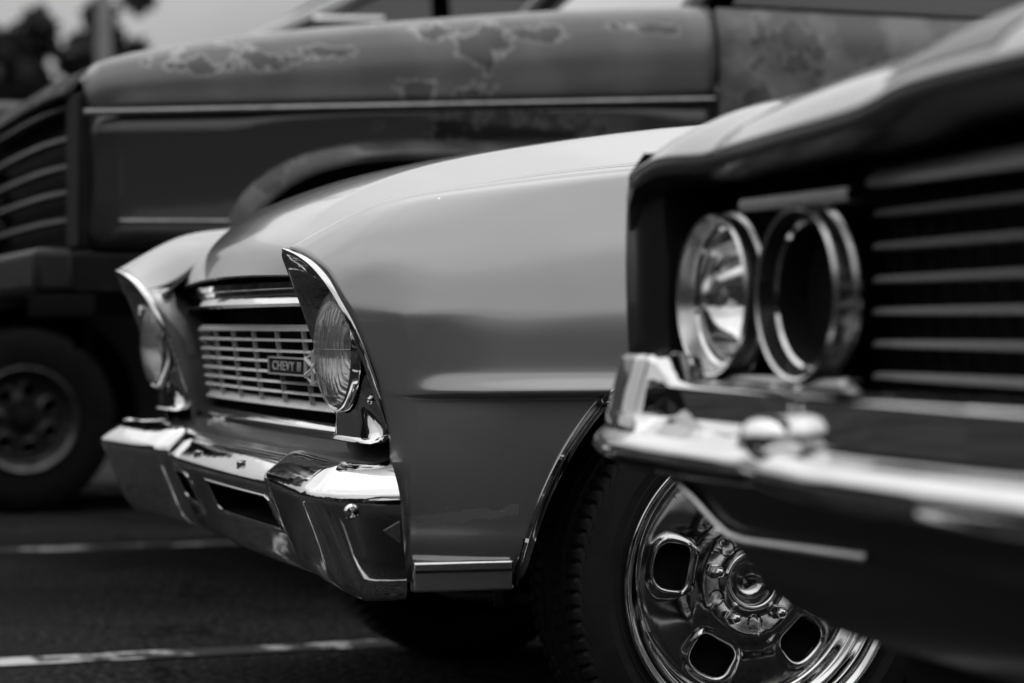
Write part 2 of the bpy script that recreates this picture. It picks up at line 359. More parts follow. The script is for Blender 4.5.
def nova_wheel(parent, x, side, y0=.80, zc=.306):
    """side = +1 left, -1 right"""
    e = bpy.data.objects.new('wheel', None); C.objects.link(e); e.parent = parent; e.location = (x, side*(y0-.11), zc)
    t = MB(); tyre(t, (0, 0, 0), .312, .214, .20, side); t.build('tyre', M['rubber'], e, angle=28)
    rim = MB()
    rim.lathe([(.205, .02), (.212, .085), (.226, .094), (.2305, .101), (.2305, .106), (.227, .109), (.222, .108), (.2185, .100), (.214, .0975), (.206, .098), (.2035, .094), (.201, .078), (.199, .072), (.193, .071), (.190, .066), (.187, .052), (.180, .046), (.172, .047), (.160, .047)], sgn=side, n=128)
    rim.build('rim', M['chrome_clean'], e, angle=180)
    d = MB()
    def prof(r, th):
        a = (th/(2*math.pi/5))*2   # -1..1 across the sector: spokes at the sector edges
        spoke = .5-.5*math.cos(math.pi*min(1, abs(a)))
        b = float(pchip([.046, .052, .085, .092, .11, .15, .172, .182], [.070, .066, .066, .063, .052, .052, .050, .046], r))
        return b + .010*spoke*math.exp(-((r-.12)/.035)**2)
    slotted_disc(d, .046, .182, .134, .0265, .034, (0, 0, 0), side, prof, phase=R(11))
    d.build('wheel_disc', M['wheel_chrome'], e, angle=60)
    h = MB(); h.lathe([(.048, .055), (.048, .070), (.045, .0745), (.041, .0745), (.038, .071), (.036, .064), (.033, .052), (.026, .043), (.015, .038), (.0005, .036)], sgn=side, n=64); h.build('hub_cap', M['wheel_chrome'], e, angle=70)
    back = MB(); back.lathe([(.19, -.05), (.19, .030), (.02, .030)], sgn=side, n=48); back.build('brake_drum', M['matte'], e)
    for k in range(10):
        a = R(14+36*k) ; px, pz = .066*math.cos(a), .066*math.sin(a); n = MB()
        if k % 2 == 1:
            cup = [(.0130, .060), (.0130, .0675), (.0108, .0680), (.0100, .055), (.0003, .054)]
            n.lathe(cup, c=(px, 0, pz), sgn=side, n=24); n.build('stud_socket', M['chrome_clean'], e, angle=40)
        else:
            n.lathe([(.0125, .060), (.0125, .067), (.0098, .070), (.0098, .083), (.0088, .087), (.005, .0905), (.0003, .092)], c=(px, 0, pz), sgn=side, n=6)
            n.build('lug_nut', M['chrome_clean'], e, bevel=.0008, angle=50)
    return e

# ------------------------------------------------------------------ the grey compact car in the middle
nova = thing('compact_car', 'grey 1960s compact car with round headlights and chrome bumper, parked in the middle', 'car')
XS = [.62, .585, .55, .40, .20, 0, -.4, -.85, -1.6, -2.6, -3.4, -3.8]
WID = pchip([.73, .55, .40, .20, 0, -.4, -.85, -2.6, -3.4, -3.85], [.80, .838, .862, .878, .885, .89, .893, .893, .87, .80], XS)
ZCR = pchip([.73, .62, .55, .4, .3, .1, -.3, -.85, -2.6, -3.85], [.81, .888, .898, .918, .93, .948, .965, .985, .96, .90], XS)
hs = [0, .006, .02, .05, .08, .16, .26, .46, .76, 1.46]
gz = [.772, .785, .812, .848, .868, .898, .925, .952, .985, 1.02]
ZGP = [float(pchip(hs, gz, max(.615-x, 0))) if x > -.86 else float(pchip([-.85, -2.6, -3.85], [1.02, .985, .92], x)) for x in XS]
YCR = pchip([.73, .62, .4, 0, -.85, -3.85], [.70, .715, .755, .79, .80, .75], XS)
def nova_table():
    T = []                                    # T[k] = points over the stations, first the leading edge
    lead = [(.606, .765, .325), (.606, .785, .345), (.606, .797, .42), (.608, .803, .52), (.621, .806, .594), (.625, .807, .612), (.631, .807, .632), (.658, .800, .70), (.679, .787, .742),
            (.691, .771, .770), (.706, .748, .792), (.727, .690, .813), (.714, .640, .798), (.690, .597, .767)]
    for k in range(14):
        row = [lead[k]]
        for i, x in enumerate(XS[1:] if False else XS):
            w, zc, zg, yc = WID[i], ZCR[i], ZGP[i], YCR[i]
            a = min(1, max(0, (.612-x)/.11)); a = a*a*(3-2*a)
            P = [(w-.06, .325), (w-.035, .345), (w-.012, .42), (w-.003, .52), (w-.002, .592), (w+.016*a, .604), (w+.004*a, .634), (w-.001, .708), (w-.010, .748),
                 (w-.038, .745+(zc-.745)*.44), (w-.075, .745+(zc-.745)*.80), (yc, zc), (.668, (zc+zg)/2+.004), (.62, zg)][k]
            if i == 0:
                if k >= 11: P = ([(.71, .880), (.665, .842), (.62, .776)][k-11])
                if k == 10: P = (.765, .85)
                if k == 9: P = (.797, .80)
            xx = x if not (i == 0 and k < 9) else x-.02
            row.append((xx if i else min(xx, lead[k][0]-.015), P[0], P[1]))
        T.append(row)
    return np.array(T)
T = nova_table()
K0 = np.arange(T.shape[1], dtype=float)
def densify(T, nu_per, kk):
    """interpolate along stations (axis 1) and across controls (axis 0)"""
    us = np.concatenate([np.linspace(i, i+1, nu_per[i], endpoint=False) for i in range(len(nu_per))]+[[len(nu_per)]])
    A = np.zeros((T.shape[0], len(us), 3))
    for k in range(T.shape[0]):
        for c in range(3): A[k, :, c] = pchip(K0, T[k, :, c], us)
    B = np.zeros((len(kk), len(us), 3)); kid = np.arange(T.shape[0], dtype=float)
    for u in range(len(us)):
        for c in range(3): B[:, u, c] = pchip(kid, A[:, u, c], kk)
    return B
kk = np.unique(np.concatenate([np.linspace(0, 4, 33), np.linspace(4, 7, 25), np.linspace(7, 13, 49)]))
G = densify(T, [6, 4, 4, 6, 8, 8, 10, 10, 10, 12, 8, 6], kk)
# front fender runs to the door gap at x = -.80; wheel arch: circle about (0, .30)
ARC = (0, .30, .42)
for it in range(14):                       # ease the ridge along the fender crown
    H = G.copy(); H[1:-1] = .25*G[:-2]+.5*G[1:-1]+.25*G[2:]
    wk = np.clip((kk-8.0)/1.2, 0, 1)*np.clip((12.9-kk)/1.0, 0, 1); wu = np.clip(np.arange(G.shape[1])/10., 0, 1); wk[0] = wk[-1] = 0
    G = G+(H-G)*(wk[:, None, None]*wu[None, :, None])
for it in range(30):                       # ease the hollow behind the headlight
    H = G.copy(); H[:, 1:-1] = .25*G[:, :-2]+.5*G[:, 1:-1]+.25*G[:, 2:]
    uu = np.arange(G.shape[1]); wu = np.where((uu > 0) & (uu < 30), np.clip((30-uu)/10., 0, 1), 0); wk = np.clip((kk-6.8)/1.0, 0, 1)
    G = G+(H-G)*(wk[:, None, None]*wu[None, :, None])
def clip_side(G, cx, cz, r, x_from, x_to, n1=26):
    """rows resampled in x between x_from and x_to, split round the arch circle"""
    out_f, out_r, upper = [], [], []
    for row in G:
        z = row[:, 2].mean(); xr = row[:, 0]
        o = np.argsort(xr)
        def at(x, xs=xr[o], ys=row[o, 1], zs=row[o, 2]): return (x, float(np.interp(x, xs, ys)), float(np.interp(x, xs, zs)))
        x0 = xr[0]; lead = tuple(row[0])
        yield at, x0, lead, row
def build_side(G, x_rear, arcs, name_mb):
    """one skin from the leading edge to x_rear with semicircular wheel openings"""
    rows = list(clip_side(G, 0, 0, 0, 0, 0)); mb = name_mb
    segs = []
    def spans(z):
        s = []; lo = None
        for (cx, cz, r) in arcs:
            h = math.sqrt(max(r*r-(z-cz)**2, 0)) if z < cz+r else 0
            s.append((cx+h, cx-h))
        return s
    P = [[] for _ in range(len(arcs)+1)]
    for at, x0, lead, row in rows:
        z = float(np.interp(.2, row[::-1, 0], row[::-1, 2])); sp = spans(z)
        b = [x0]+[q for s in sp for q in s]+[x_rear]
        for i in range(len(arcs)+1):
            a, c = b[2*i], b[2*i+1]
            n = 34 if i == 0 else 20
            ts = np.linspace(0, 1, n)
            if i == 0: ts = ts**1.25
            P[i].append([at(a+(c-a)*t) for t in ts])
        P[0][-1][0] = lead
    for p in P: mb.grid(p)
for sd_ in (1, -1):
    m_ = MB(); build_side(G, -.80, [ARC], m_)
    if sd_ < 0: m_ = m_.mirror()
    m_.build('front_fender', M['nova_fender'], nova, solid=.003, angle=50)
    m_ = MB()
    Gd = G[(kk <= 13)]
    m2 = MB(); rws = []
    for at, x0, lead, row in clip_side(G, 0, 0, 0, 0, 0): rws.append([at(x) for x in np.linspace(-.806, -1.90, 16)])
    m2.grid(rws); m2 = m2 if sd_ > 0 else m2.mirror(); dr = m2.build('door', M['nova'], nova, solid=.003, angle=50)
    hd = MB(); hd.tube([(-1.68, sd_*.905, .76), (-1.72, sd_*.93, .765), (-1.80, sd_*.93, .765), (-1.84, sd_*.905, .76)], .008); hd.build('handle', M['chrome'], dr)
    m3 = MB(); rws = []
    for at, x0, lead, row in clip_side(G, 0, 0, 0, 0, 0):
        z = row[:, 2].mean(); h = math.sqrt(max(.36**2-(z-.31)**2, 0)) if z < .67 else 0
        rws.append([at(x) for x in np.linspace(-1.906, -2.79+h, 12)]); 
    m3.grid(rws); rws = []
    for at, x0, lead, row in clip_side(G, 0, 0, 0, 0, 0):
        z = row[:, 2].mean(); h = math.sqrt(max(.36**2-(z-.31)**2, 0)) if z < .67 else 0
        rws.append([at(x) for x in np.linspace(-2.79-h, -3.8, 12)])
    m3.grid(rws); m3 = m3 if sd_ > 0 else m3.mirror(); m3.build('rear_quarter', M['nova'], nova, solid=.003, angle=50)
    # inner wall of the nose, from the headlight to the grille
    zs = np.array([.49, .53, .56, .60, .63, .66, .70, .735, .768]); xl = pchip([.49, .532, .60, .66, .70, .735, .765, .788], [.600, .606, .623, .643, .658, .673, .689, .700], zs)-.0; yl = .682-pchip([.49, .532, .545, .60, .66, .70, .735, .765, .788], [.119, .119, .122, .123, .121, .116, .106, .089, .069], zs)
    yb_ = pchip([.49, .70, .735, .768], [.600, .600, .602, .614], zs); xb_ = pchip([.49, .70, .768], [.53, .55, .615], zs)
    w = MB(); w.grid([[(xl[i]+(xb_[i]-xl[i])*t, sd_*(yl[i]+(yb_[i]-yl[i])*t), zs[i]) for t in np.linspace(0, 1, 5)] for i in range(len(zs))])
    w.build('nose_panel', M['inner'], nova, solid=.002)
    w = MB(); w.grid([[(x, sd_*y, z) for x, y, z in q_] for q_ in ([(.690, .597, .768), (.665, .602, .772), (.638, .573, .773)], [(.677, .580, .738), (.658, .572, .738), (.634, .566, .735)], [(.662, .568, .70), (.640, .572, .70), (.606, .572, .70)], [(.640, .562, .64), (.622, .568, .64), (.590, .575, .64)])])
    w.build('nose_corner', M['silver'], nova, solid=.002)
    # arch: dark liner and bright moulding
    arc = [(ARC[0]+(ARC[2])*math.cos(a), ARC[1]+ARC[2]*math.sin(a)) for a in np.linspace(R(-1), R(181), 61)]
    def ysk(x, z):
        w_ = float(pchip([-.85, -.4, 0, .2, .4, .55, .62], [.893, .89, .885, .878, .862, .838, .82], x)); return w_-float(pchip([.325, .345, .42, .52, .7], [.06, .035, .012, .003, .002], z))+(.018*math.exp(-((z-.611)/.014)**2))
    tr = MB(); rows = []
    for a in np.linspace(R(4), R(176), 121):
        row = []
        for dr_, dy in ((.014, -.004), (.014, .003), (.0125, .0055), (.008, .0065), (.005, .004), (.003, .0035), (-.003, .0045), (-.004, .003), (-.004, -.018)):
            r_ = ARC[2]+dr_-.006; x, z = ARC[0]+r_*math.cos(a), ARC[1]+r_*math.sin(a); row.append((x, sd_*(ysk(x, z)+dy), z))
        rows.append(row)
    tr.grid(rows); tr.build('arch_moulding', M['chrome'], nova, angle=40)
    ln = MB(); ln.grid([[(ARC[0]+.428*math.cos(a), sd_*y, ARC[1]+.428*math.sin(a)) for y in (.846, .50)] for a in np.linspace(R(3), R(177), 40)])
    ln.build('wheel_well', M['matte'], nova)
    # lower trim plate ahead of the wheel
    tp = MB(); tp.box((.505, sd_*.822, .338), (.150, .018, .044), rz=sd_*R(-6)); pl = tp.build('lower_trim', M['bright'], nova, bevel=.004)
    tl = MB(); tl.box((.505, sd_*.8325, .346), (.142, .003, .004), rz=sd_*R(-6)); tl.build('trim_groove', M['matte'], pl)

# hood
lipx = lambda y: .66-.045*(abs(y)/.6)**2
hs = [0, .006, .02, .05, .08, .16, .26, .46, .76, 1.46]
hz = [.785, .805, .838, .872, .897, .938, .972, 1.013, 1.055, 1.10]
gz = [.772, .785, .812, .848, .868, .898, .925, .952, .985, 1.02]
rows = []
for y in np.concatenate([np.linspace(-.614, -.34, 12), np.linspace(-.325, .325, 25), np.linspace(.34, .614, 12)]):
    s = np.array(sorted(set(list(np.linspace(0, .1, 16))+list(np.linspace(.1, .5, 14))+list(np.linspace(.5, 1.44, 12)))))
    zc, ze = pchip(hs, hz, s), pchip(hs, gz, s)
    ay = abs(y)
    if ay < .33: q = 1-.10*(ay/.33)**2+ .0
    else: t = (ay-.33)/.284; q = .82*(1-t)**1.2*1.0 if t < 1 else 0
    q = q if ay < .33 else .90*(1-t)
    fade = np.clip(s/.12, 0, 1); q_ = q*fade+(1-(ay/.614)**2)*(1-fade)
    row = [(lipx(y)-s[i], y, ze[i]+(zc[i]-ze[i])*q_[i]) for i in range(len(s))]
    x0 = lipx(y); row = [(x0-.02, y, row[0][2]-.004), (x0-.004, y, row[0][2]-.003)]+row
    rows.append(row)
hm = MB(); hm.grid(rows); hm.build('hood', M['nova'], nova, solid=.004, angle=24)
# dark gap channel below the hood edges
for s_ in (1, -1):
    ch = MB(); ch.grid([[(x, s_*y, z-.02) for x, z in zip([.66, .55, .3, 0, -.4, -.8], [.78, .87, .92, .96, .99, 1.01])] for y in (.55, .70)])
    ch.build('engine_bay_edge', M['matte'], nova)
cw = MB(); cw.grid([[(-.79, y, 1.03+.05*(1-(y/.62)**2)), (-.87, y, 1.025+.05*(1-(y/.62)**2))] for y in np.linspace(-.62, .62, 9)]); cw.grid([[(-.80, s_*.62, 1.02), (-.87, s_*.62, 1.02)] if 0 else [(-.80, y, 1.02), (-.87, y, 1.02)] for y in (.62, .80) for s_ in (1,)])
cw.build('cowl', M['nova'], nova)

# cabin (only seen from further round)
def quad(a, b, c, d, n=1): return [[a, b], [d, c]]
for nm, ma, pts in (('windscreen', 'dark_glass', [(-.86, -.66, 1.03), (-.86, .66, 1.03), (-1.32, .56, 1.35), (-1.32, -.56, 1.35)]),
                    ('rear_window', 'dark_glass', [(-2.95, -.60, 1.02), (-2.95, .60, 1.02), (-2.55, .52, 1.34), (-2.55, -.52, 1.34)])):
    b = MB(); b.poly(pts); b.build(nm, M[ma], nova, smooth=False, solid=.005)
b = MB(); b.grid([[(x, y, 1.35+.035*(1-(y/.56)**2)*(1-((x+1.93)/.66)**2)) for y in np.linspace(-.57, .57, 9)] for x in np.linspace(-1.30, -2.57, 12)]); b.build('roof', M['nova'], nova, solid=.02)
for s_ in (1, -1):
    b = MB(); b.poly([(-1.0, s_*.74, 1.0), (-1.88, s_*.74, .99), (-1.86, s_*.58, 1.34), (-1.36, s_*.58, 1.34)]); b.build('side_window', M['dark_glass'], nova, smooth=False, solid=.004)
    b = MB(); b.poly([(-1.93, s_*.74, .99), (-2.78, s_*.73, .98), (-2.50, s_*.57, 1.34), (-1.91, s_*.58, 1.34)]); b.build('side_window', M['dark_glass'], nova, smooth=False, solid=.004)
    for p, q in (((-.87, s_*.69, 1.02), (-1.33, s_*.58, 1.35)), ((-1.905, s_*.745, .99), (-1.885, s_*.585, 1.35)), ((-2.90, s_*.68, 1.0), (-2.54, s_*.56, 1.35))):
        b = MB(); b.tube([p, q], .022, n=8); b.build('pillar', M['nova'], nova)
    b = MB(); b.grid([[(-.87, s_*y, 1.022), (-2.9, s_*y, 1.0), (-3.8, s_*y, .92)] for y in (.60, .80)]); b.build('belt_panel', M['nova'], nova)
b = MB(); b.grid([[(x, y, .93+(.04 if x > -3.6 else 0)) for y in np.linspace(-.66, .66, 5)] for x in (-2.9, -3.3, -3.82)]); b.build('boot_lid', M['nova'], nova)
b = MB(); b.grid([[(-3.82, y, z) for y in np.linspace(-.80, .80, 5)] for z in (.33, .6, .93)]); b.build('tail_panel', M['nova'], nova)
b = MB(); b.box((-3.88, 0, .47), (.09, 1.72, .12)); b.build('rear_bumper', M['chrome'], nova, bevel=.03, seg=4)
b = MB(); b.box((-1.55, 0, .36), (2.1, 1.5, .1)); b.box((-3.2, 0, .42), (1.0, 1.2, .12)); b.box((.05, 0, .60), (.9, .80, .24)); b.box((.52, 0, .60), (.02, 1.05, .36)); b.build('underbody', M['matte'], nova, smooth=False)

# grille
M['grille'] = mat('grille_metal', .78, .3, 1, var=.12, vscale=40)
def gx(y, z=.695): return .624-.012*(y/.5)**2-.13*(.695-z)
def bar(mb, z, h, d, zdrop=.018):
    ys = list(np.linspace(-.46, .46, 19)); P = [(gx(y, z), y, z) for y in ys]
    P = [(gx(.46, z)-.04, -.575, z-zdrop)]+P+[(gx(.46, z)-.04, .575, z-zdrop)]
    rows = []
    for x, y, zz in P: rows.append([(x-d, y, zz+h/2), (x-h*.75, y, zz+h/2), (x-h*.08, y, zz-h*.28), (x, y, zz-h*.4), (x-.001, y, zz-h/2), (x-d, y, zz-h/2)])
    mb.grid(rows, cv=True)
gb = MB(); bar(gb, .695, .011, .02); bar(gb, .568, .014, .024); gb.build('grille_frame', M['silver'], nova, angle=30)
gb = MB()
for z in (.6745, .656, .6385, .6205, .6035, .587): bar(gb, z, .0044, .014)
for y in (-.45, -.30, -.14, .02, .18, .34, .45):
    x = gx(y, .632)-.0045 if abs(y) < .44 else gx(y)-.03
    gb.box((x, y, .632), (.008, .0028, .126), ry=R(-7.4)*-1)
gb.build('grille_bars', M['silver'], nova, smooth=False)
gb = MB(); gb.grid([[(x, y, z) for y in (-.60, .60)] for x, z in ((.57, .505), (.555, .515), (.54, .64), (.54, .75), (.62, .765))]); gb.build('grille_backing', M['matte'], nova)
rad = MB()
for y in np.linspace(-.40, .40, 40): rad.box((.545, y, .63), (.003, .003, .20))
rad.build('radiator_core', mat('radiator', .04, .5), nova, smooth=False)
# header chrome below the hood lip
hb = MB(); rows = []
for y in np.linspace(-.585, .585, 31):
    x = lipx(y)-.010; e = .010*max(0, (abs(y)-.555)/.04)
    rows.append([(x-.02, y, .772-e), (x-.001-e, y, .772-e), (x+.001-e, y, .770-e), (x+.001-e, y, .7600-e), (x-.003-e, y, .7575-e), (x-.003-e, y, .7545-e), (x-.003-e, y, .752-e), (x-.001-e, y, .7505-e), (x+.010-e, y, .735-e), (x+.001-e, y, .730-e), (x-.03, y, .728-e)])
hb.grid(rows); hb.build('header_moulding', M['chrome'], nova, angle=25)
# lower moulding and apron down to the bumper
lb = MB(); rows = []
for y in np.linspace(-.56, .56, 31):
    x = .612-.016*(y/.5)**2
    rows.append([(x-.02, y, .543), (x-.004, y, .544), (x-.002, y, .543), (x+.005, y, .533), (x, y, .530), (x-.004, y, .528), (x-.004, y, .518)])
lb.grid(rows); lb.build('lower_moulding', M['chrome'], nova, angle=30)
ap = MB(); ap.grid([[(x+.0-.016*(y/.56)**2, y, z) for y in np.linspace(-.78, .78, 21)] for x, z in ((.608, .519), (.625, .508), (.65, .50), (.652, .492), (.63, .47), (.56, .45))]); ap.build('apron', M['nova'], nova, angle=30)
# grille badge
bd = bpy.data.objects.new('badge', None); C.objects.link(bd); bd.parent = nova
BY, BZ, BX = .300, .632, .620
p = MB(); p.box((BX, BY-.03, BZ), (.006, .236, .026)); p.build('badge_plate', M['matte'], bd, bevel=.002)
p = MB()
for dz in (-.0135, .0135): p.box((BX+.0015, BY-.03, BZ+dz), (.008, .240, .0028))
for dy in (-.1195, .1195): p.box((BX+.0015, BY-.03+dy, BZ), (.008, .0028, .0298))
p.build('badge_frame', M['silver'], bd, smooth=False)
mt = Matrix(((0, 0, 1, BX+.0035), (2.05, 0, 0, BY-.03), (0, 1, 0, BZ-.0004), (0, 0, 0, 1)))
text_mesh('CHEVY II', .0215, .0012, 'badge_lettering', M['silver'], bd, mt)
p = MB(); cx_, cz_ = BY+.142, BZ
for rr, wv in ((.026, 0),):
    for k in range(6):
        a = R(60*k+30); p.tube([(BX+.004, cx_+.008*math.cos(a), cz_+.006*math.sin(a)), (BX+.004, cx_+.05*math.cos(a), cz_+.027*math.sin(a))], [.0035, .005], n=8)
        b_ = R(60*k+90); p.tube([(BX+.004, cx_+.05*math.cos(a), cz_+.027*math.sin(a)), (BX+.004, cx_+.05*math.cos(b_), cz_+.027*math.sin(b_))], .0022, n=6)
p.lathe([(.010, 0), (.010, .004), (.006, .007), (.0005, .008)], c=(BX, cx_, cz_), axis='x', n=20)
p.build('badge_emblem', M['silver'], bd)

# headlights
def bezel_outline():
    """(y offset, z, x) round the opening, from bottom outer over the top to bottom inner"""
    zs = [.532, .545, .60, .66, .70, .735, .765, .788, .802, .812]
    wd = [.116, .122, .123, .121, .116, .106, .091, .069, .042, 0]
    xx = [.618, .612, .627, .647, .662, .677, .693, .708, .720, .730]
    n = 40; t = np.linspace(0, 9, n); k = np.arange(10.)
    Z, W_, X = pchip(k, zs, t), pchip(k, wd, t), pchip(k, xx, t)
    out = [(W_[i], Z[i], X[i]) for i in range(n)]
    inn = [(-W_[i], Z[i], X[i]) for i in range(n-2, -1, -1)]
    bot = [(d, .529, .622+.014*(1-(d/.12)**4)) for d in np.linspace(-.108, .108, 15)]
    return out+inn+bot
def headlight(side):
    e = bpy.data.objects.new('headlight', None); C.objects.link(e); e.parent = nova
    Y, Z, X, r = side*.682, .664, .650, .0885
    ol = bezel_outline(); P = []
    for (dy, z, x) in ol:
        a = math.atan2(z-Z, dy); 
        # inner opening: a circle round the lamp, set back
        iy, iz = (r+.006)*math.cos(a), Z+(r+.006)*math.sin(a)
        ix = X-.012 if True else 0
        foot = max(0, min(1, (.565-z)/.03))*0
        row = [(x-.010, dy*.992, z), (x-.003, dy*1.0, z+.001), (x+.003, dy*.995, z+.001), (x+.006+.004*foot, dy*.985, z+.002*foot), (x+.005+.006*foot, dy*.955, Z+(z-Z)*(.975-.03*foot)), (x+.001+.006*foot, dy*.93, Z+(z-Z)*(.95-.08*foot))]
        o = np.array(row[-1]); i_ = np.array((ix, iy, iz))
        for t in (.2, .45, .7, .9, 1): row.append(tuple(o+(i_-o)*np.array((t**1.3, t, t))))
        row.append((X-.035, iy, iz)); P.append([(p[0], Y+side*p[1], p[2]) for p in row])
    b = MB(); b.grid(P, cu=True)
    b.build('bezel', M['chrome'], e, angle=40, solid=.0015)
    rg = MB(); rg.lathe([(r-.002, -.01), (r+.004, -.008), (r+.0045, .004), (r+.001, .007), (r-.003, .005)], c=(X, Y, Z), axis='x', n=64); rg.build('retaining_ring', M['chrome'], e, angle=60)
    ln = MB(); ln.lathe([(r-.002, 0), (r-.004, .006), (r*.92, .014), (r*.75, .021), (r*.5, .026), (r*.25, .028), (.0004, .0285)], c=(0, 0, 0), axis='x', n=64)
    o = ln.build('lens', M['lens'], e, angle=180); o.location = (X, Y, Z)
    rf = MB(); rf.lathe([(r-.003, -.001), (r*.9, -.018), (r*.7, -.035), (r*.45, -.046), (r*.2, -.051), (.0004, -.052)], c=(X, Y, Z), axis='x', n=48); rf.build('reflector', M['reflector'], e, angle=180)
    bl = MB(); bl.lathe([(.0004, 0), (.012, -.001), (.014, -.01), (.008, -.04)], c=(X, Y, Z), axis='x', n=20); bl.build('bulb_shield', M['bulb'], e)
    sc = MB(); sc.lathe([(.007, 0), (.007, .002), (.005, .0035), (.0045, .001), (.0003, .001)], c=(.630, Y+side*.098, .592), axis='x', n=14); sc.build('bezel_screw', M['chrome'], e)
headlight(1); headlight(-1)

# bumper
bp = bpy.data.objects.new('bumper', None); C.objects.link(bp); bp.parent = nova
prof_w = [(-.085, .500), (-.06, .503), (-.046, .501), (-.036, .495), (-.009, .472), (-.003, .465), (.000, .457), (0, .448), (-.002, .42), (-.004, .38), (-.006, .345), (-.009, .330), (-.016, .318), (-.028, .311), (-.045, .312)]
prof_c = [(-.09, .483), (-.06, .487), (-.046, .485), (-.036, .478), (-.009, .455), (-.003, .448), (0, .440), (-.001, .432), (-.003, .424), (-.004, .418), (-.008, .378), (-.010, .371), (-.012, .36), (-.020, .322), (-.028, .302), (-.04, .294), (-.05, .30)]
def sweep(path, prof, mb, skip=None):
    n = len(path); rows = []
    for i, (x, y) in enumerate(path):
        a = path[max(i-1, 0)]; b = path[min(i+1, n-1)]; t = Vector((b[0]-a[0], b[1]-a[1])).normalized(); nn = Vector((-t.y, t.x))
        if nn.dot(Vector((1, 0))) < 0 and abs(nn.x) > .1: nn = -nn
        rows.append([(x+nn.x*d, y+nn.y*d, z) for d, z in prof])
    mb.grid(rows, skip=skip)
def smooth_path(pts, n):
    k = np.arange(len(pts), dtype=float); t = np.linspace(0, len(pts)-1, n)
    return list(zip(pchip(k, [p[0] for p in pts], t), pchip(k, [p[1] for p in pts], t)))
wing = [(.706, .44), (.712, .47), (.727, .60), (.739, .74), (.744, .80), (.742, .832), (.731, .857), (.710, .873), (.675, .882), (.619, .886)]
wp = smooth_path(wing, 120)
for it in range(60): wp = [wp[0]]+[((wp[i-1][0]+2*wp[i][0]+wp[i+1][0])/4, (wp[i-1][1]+2*wp[i][1]+wp[i+1][1])/4) for i in range(1, len(wp)-1)]+[wp[-1]]
def rake(z): return .058*max(0, (.462-z)/.15)
def sweep2(path, prof, mb):
    n = len(path); rows = []
    for i, (x, y) in enumerate(path):
        a = path[max(i-1, 0)]; b = path[min(i+1, n-1)]; t = Vector((b[0]-a[0], b[1]-a[1])).normalized(); nn = Vector((t.y, -t.x))
        f = max(0, nn.x)**.5*(1 if nn.x > 0 else 0)
        rows.append([(x+nn.x*d-f*rake(z), y+nn.y*d, z) for d, z in prof])
    mb.grid(rows)
for s_ in (1, -1):
    m_ = MB(); sweep2(wp, prof_w, m_)
    # inner end: step down to the centre section
    e0 = [(wing[0][0]+d*1.0, wing[0][1], z) for d, z in prof_w]; e1 = [(wing[0][0]+d*1.0-.025, wing[0][1]-.035, z-.006) for d, z in prof_w]
    first = m_.v[:len(prof_w)]
    m_.grid([first, [(x-.022, y-.03, z-.005) for x, y, z in first]])
    last = m_.v[(len(wp)-1)*len(prof_w):len(wp)*len(prof_w)]
    m_.grid([last, [(x, y-.02, z) for x, y, z in last]])
    if s_ < 0: m_ = m_.mirror()
    m_.build('bumper_end', M['chrome'], bp, angle=50, solid=.003)
    for (x, y, z) in ((.688, .880, .440),):
        q = MB(); 
        if y > .8: q.lathe([(.011, -.004), (.011, .002), (.008, .006), (.0004, .008)], c=(x, s_*y, z), axis='y', sgn=s_, n=20)
        else: q.lathe([(.010, -.004), (.010, .002), (.007, .005), (.0004, .007)], c=(x-.014, s_*y, z+.0), axis='x', n=20)
        q.build('bumper_bolt', M['chrome'], bp)
    tab = MB(); tab.poly([(.6185, s_*.887, .425), (.6185, s_*.887, .395), (.641, s_*.887, .412)]); tab.build('bumper_bracket', M['bright'], bp, solid=.004, smooth=False)
cpts = [(.694, y) for y in (-.42, .42)]
ys = np.linspace(-.43, .43, 87); rows = [[(.700-.010*(y/.43)**2+d-rake(z), y, z) for d, z in prof_c] for y in ys]
m_ = MB()
SL = ((-.08, .34), (-.40, -.27))
def sk(i, j): return 8 <= j <= 10 and any(a_ < ys[i]+.005 < b_ for a_, b_ in SL)
m_.grid(rows, skip=sk); m_.build('bumper_centre', M['chrome'], bp, angle=50, solid=.004)
for s_ in (1, -1):
    fx = lambda y, z: .700-.010*(y/.43)**2+float(pchip([p_[1] for p_ in prof_c[6:15]][::-1], [p_[0] for p_ in prof_c[6:15]][::-1], z))-rake(z)
    ya, yb2 = SL[0] if s_ > 0 else SL[1]
    q = MB(); q.grid([[(fx(y, .424)-.004, y, .4245), (.60, y, .424), (.575, y, .374), (fx(y, .371)-.004, y, .3705)] for y in np.linspace(ya-.004, yb2+.008, 9)])
    for y in (ya-.003, yb2+.007): q.poly([(fx(y, .424)-.004, y, .4245), (.60, y, .424), (.575, y, .374), (fx(y, .371)-.004, y, .3705)])
    q.build('bumper_slot', M['matte'], bp, smooth=False)
    q = MB(); lipc = [(fx(y, z), y, z) for y, z in [(t, .424) for t in np.linspace(ya+.006, yb2-.004, 9)]+[(yb2+.003, .417), (yb2+.003, .378)]+[(t, .371) for t in np.linspace(yb2-.004, ya+.006, 9)]+[(ya-.001, .378), (ya-.001, .417)]]
    q.tube(lipc, .0026, n=8, closed=True); q.build('slot_lip', M['chrome'], bp)
for (y, z, x) in ( (.30, .335, .617), (-.28, .335, .617)):
    q = MB(); q.lathe([(.011, -.008), (.011, .001), (.008, .004), (.0004, .0055)], c=(x, y, z), axis='x', n=20); q.build('bumper_bolt', M['chrome'], bp)
for y in (.17, -.17):
    q = MB(); q.lathe([(.012, -.012), (.012, .000), (.008, .002), (.0004, .0028)], c=(.672, y, .4695), axis='z', n=24); q.build('bumper_bolt', M['chrome'], bp)
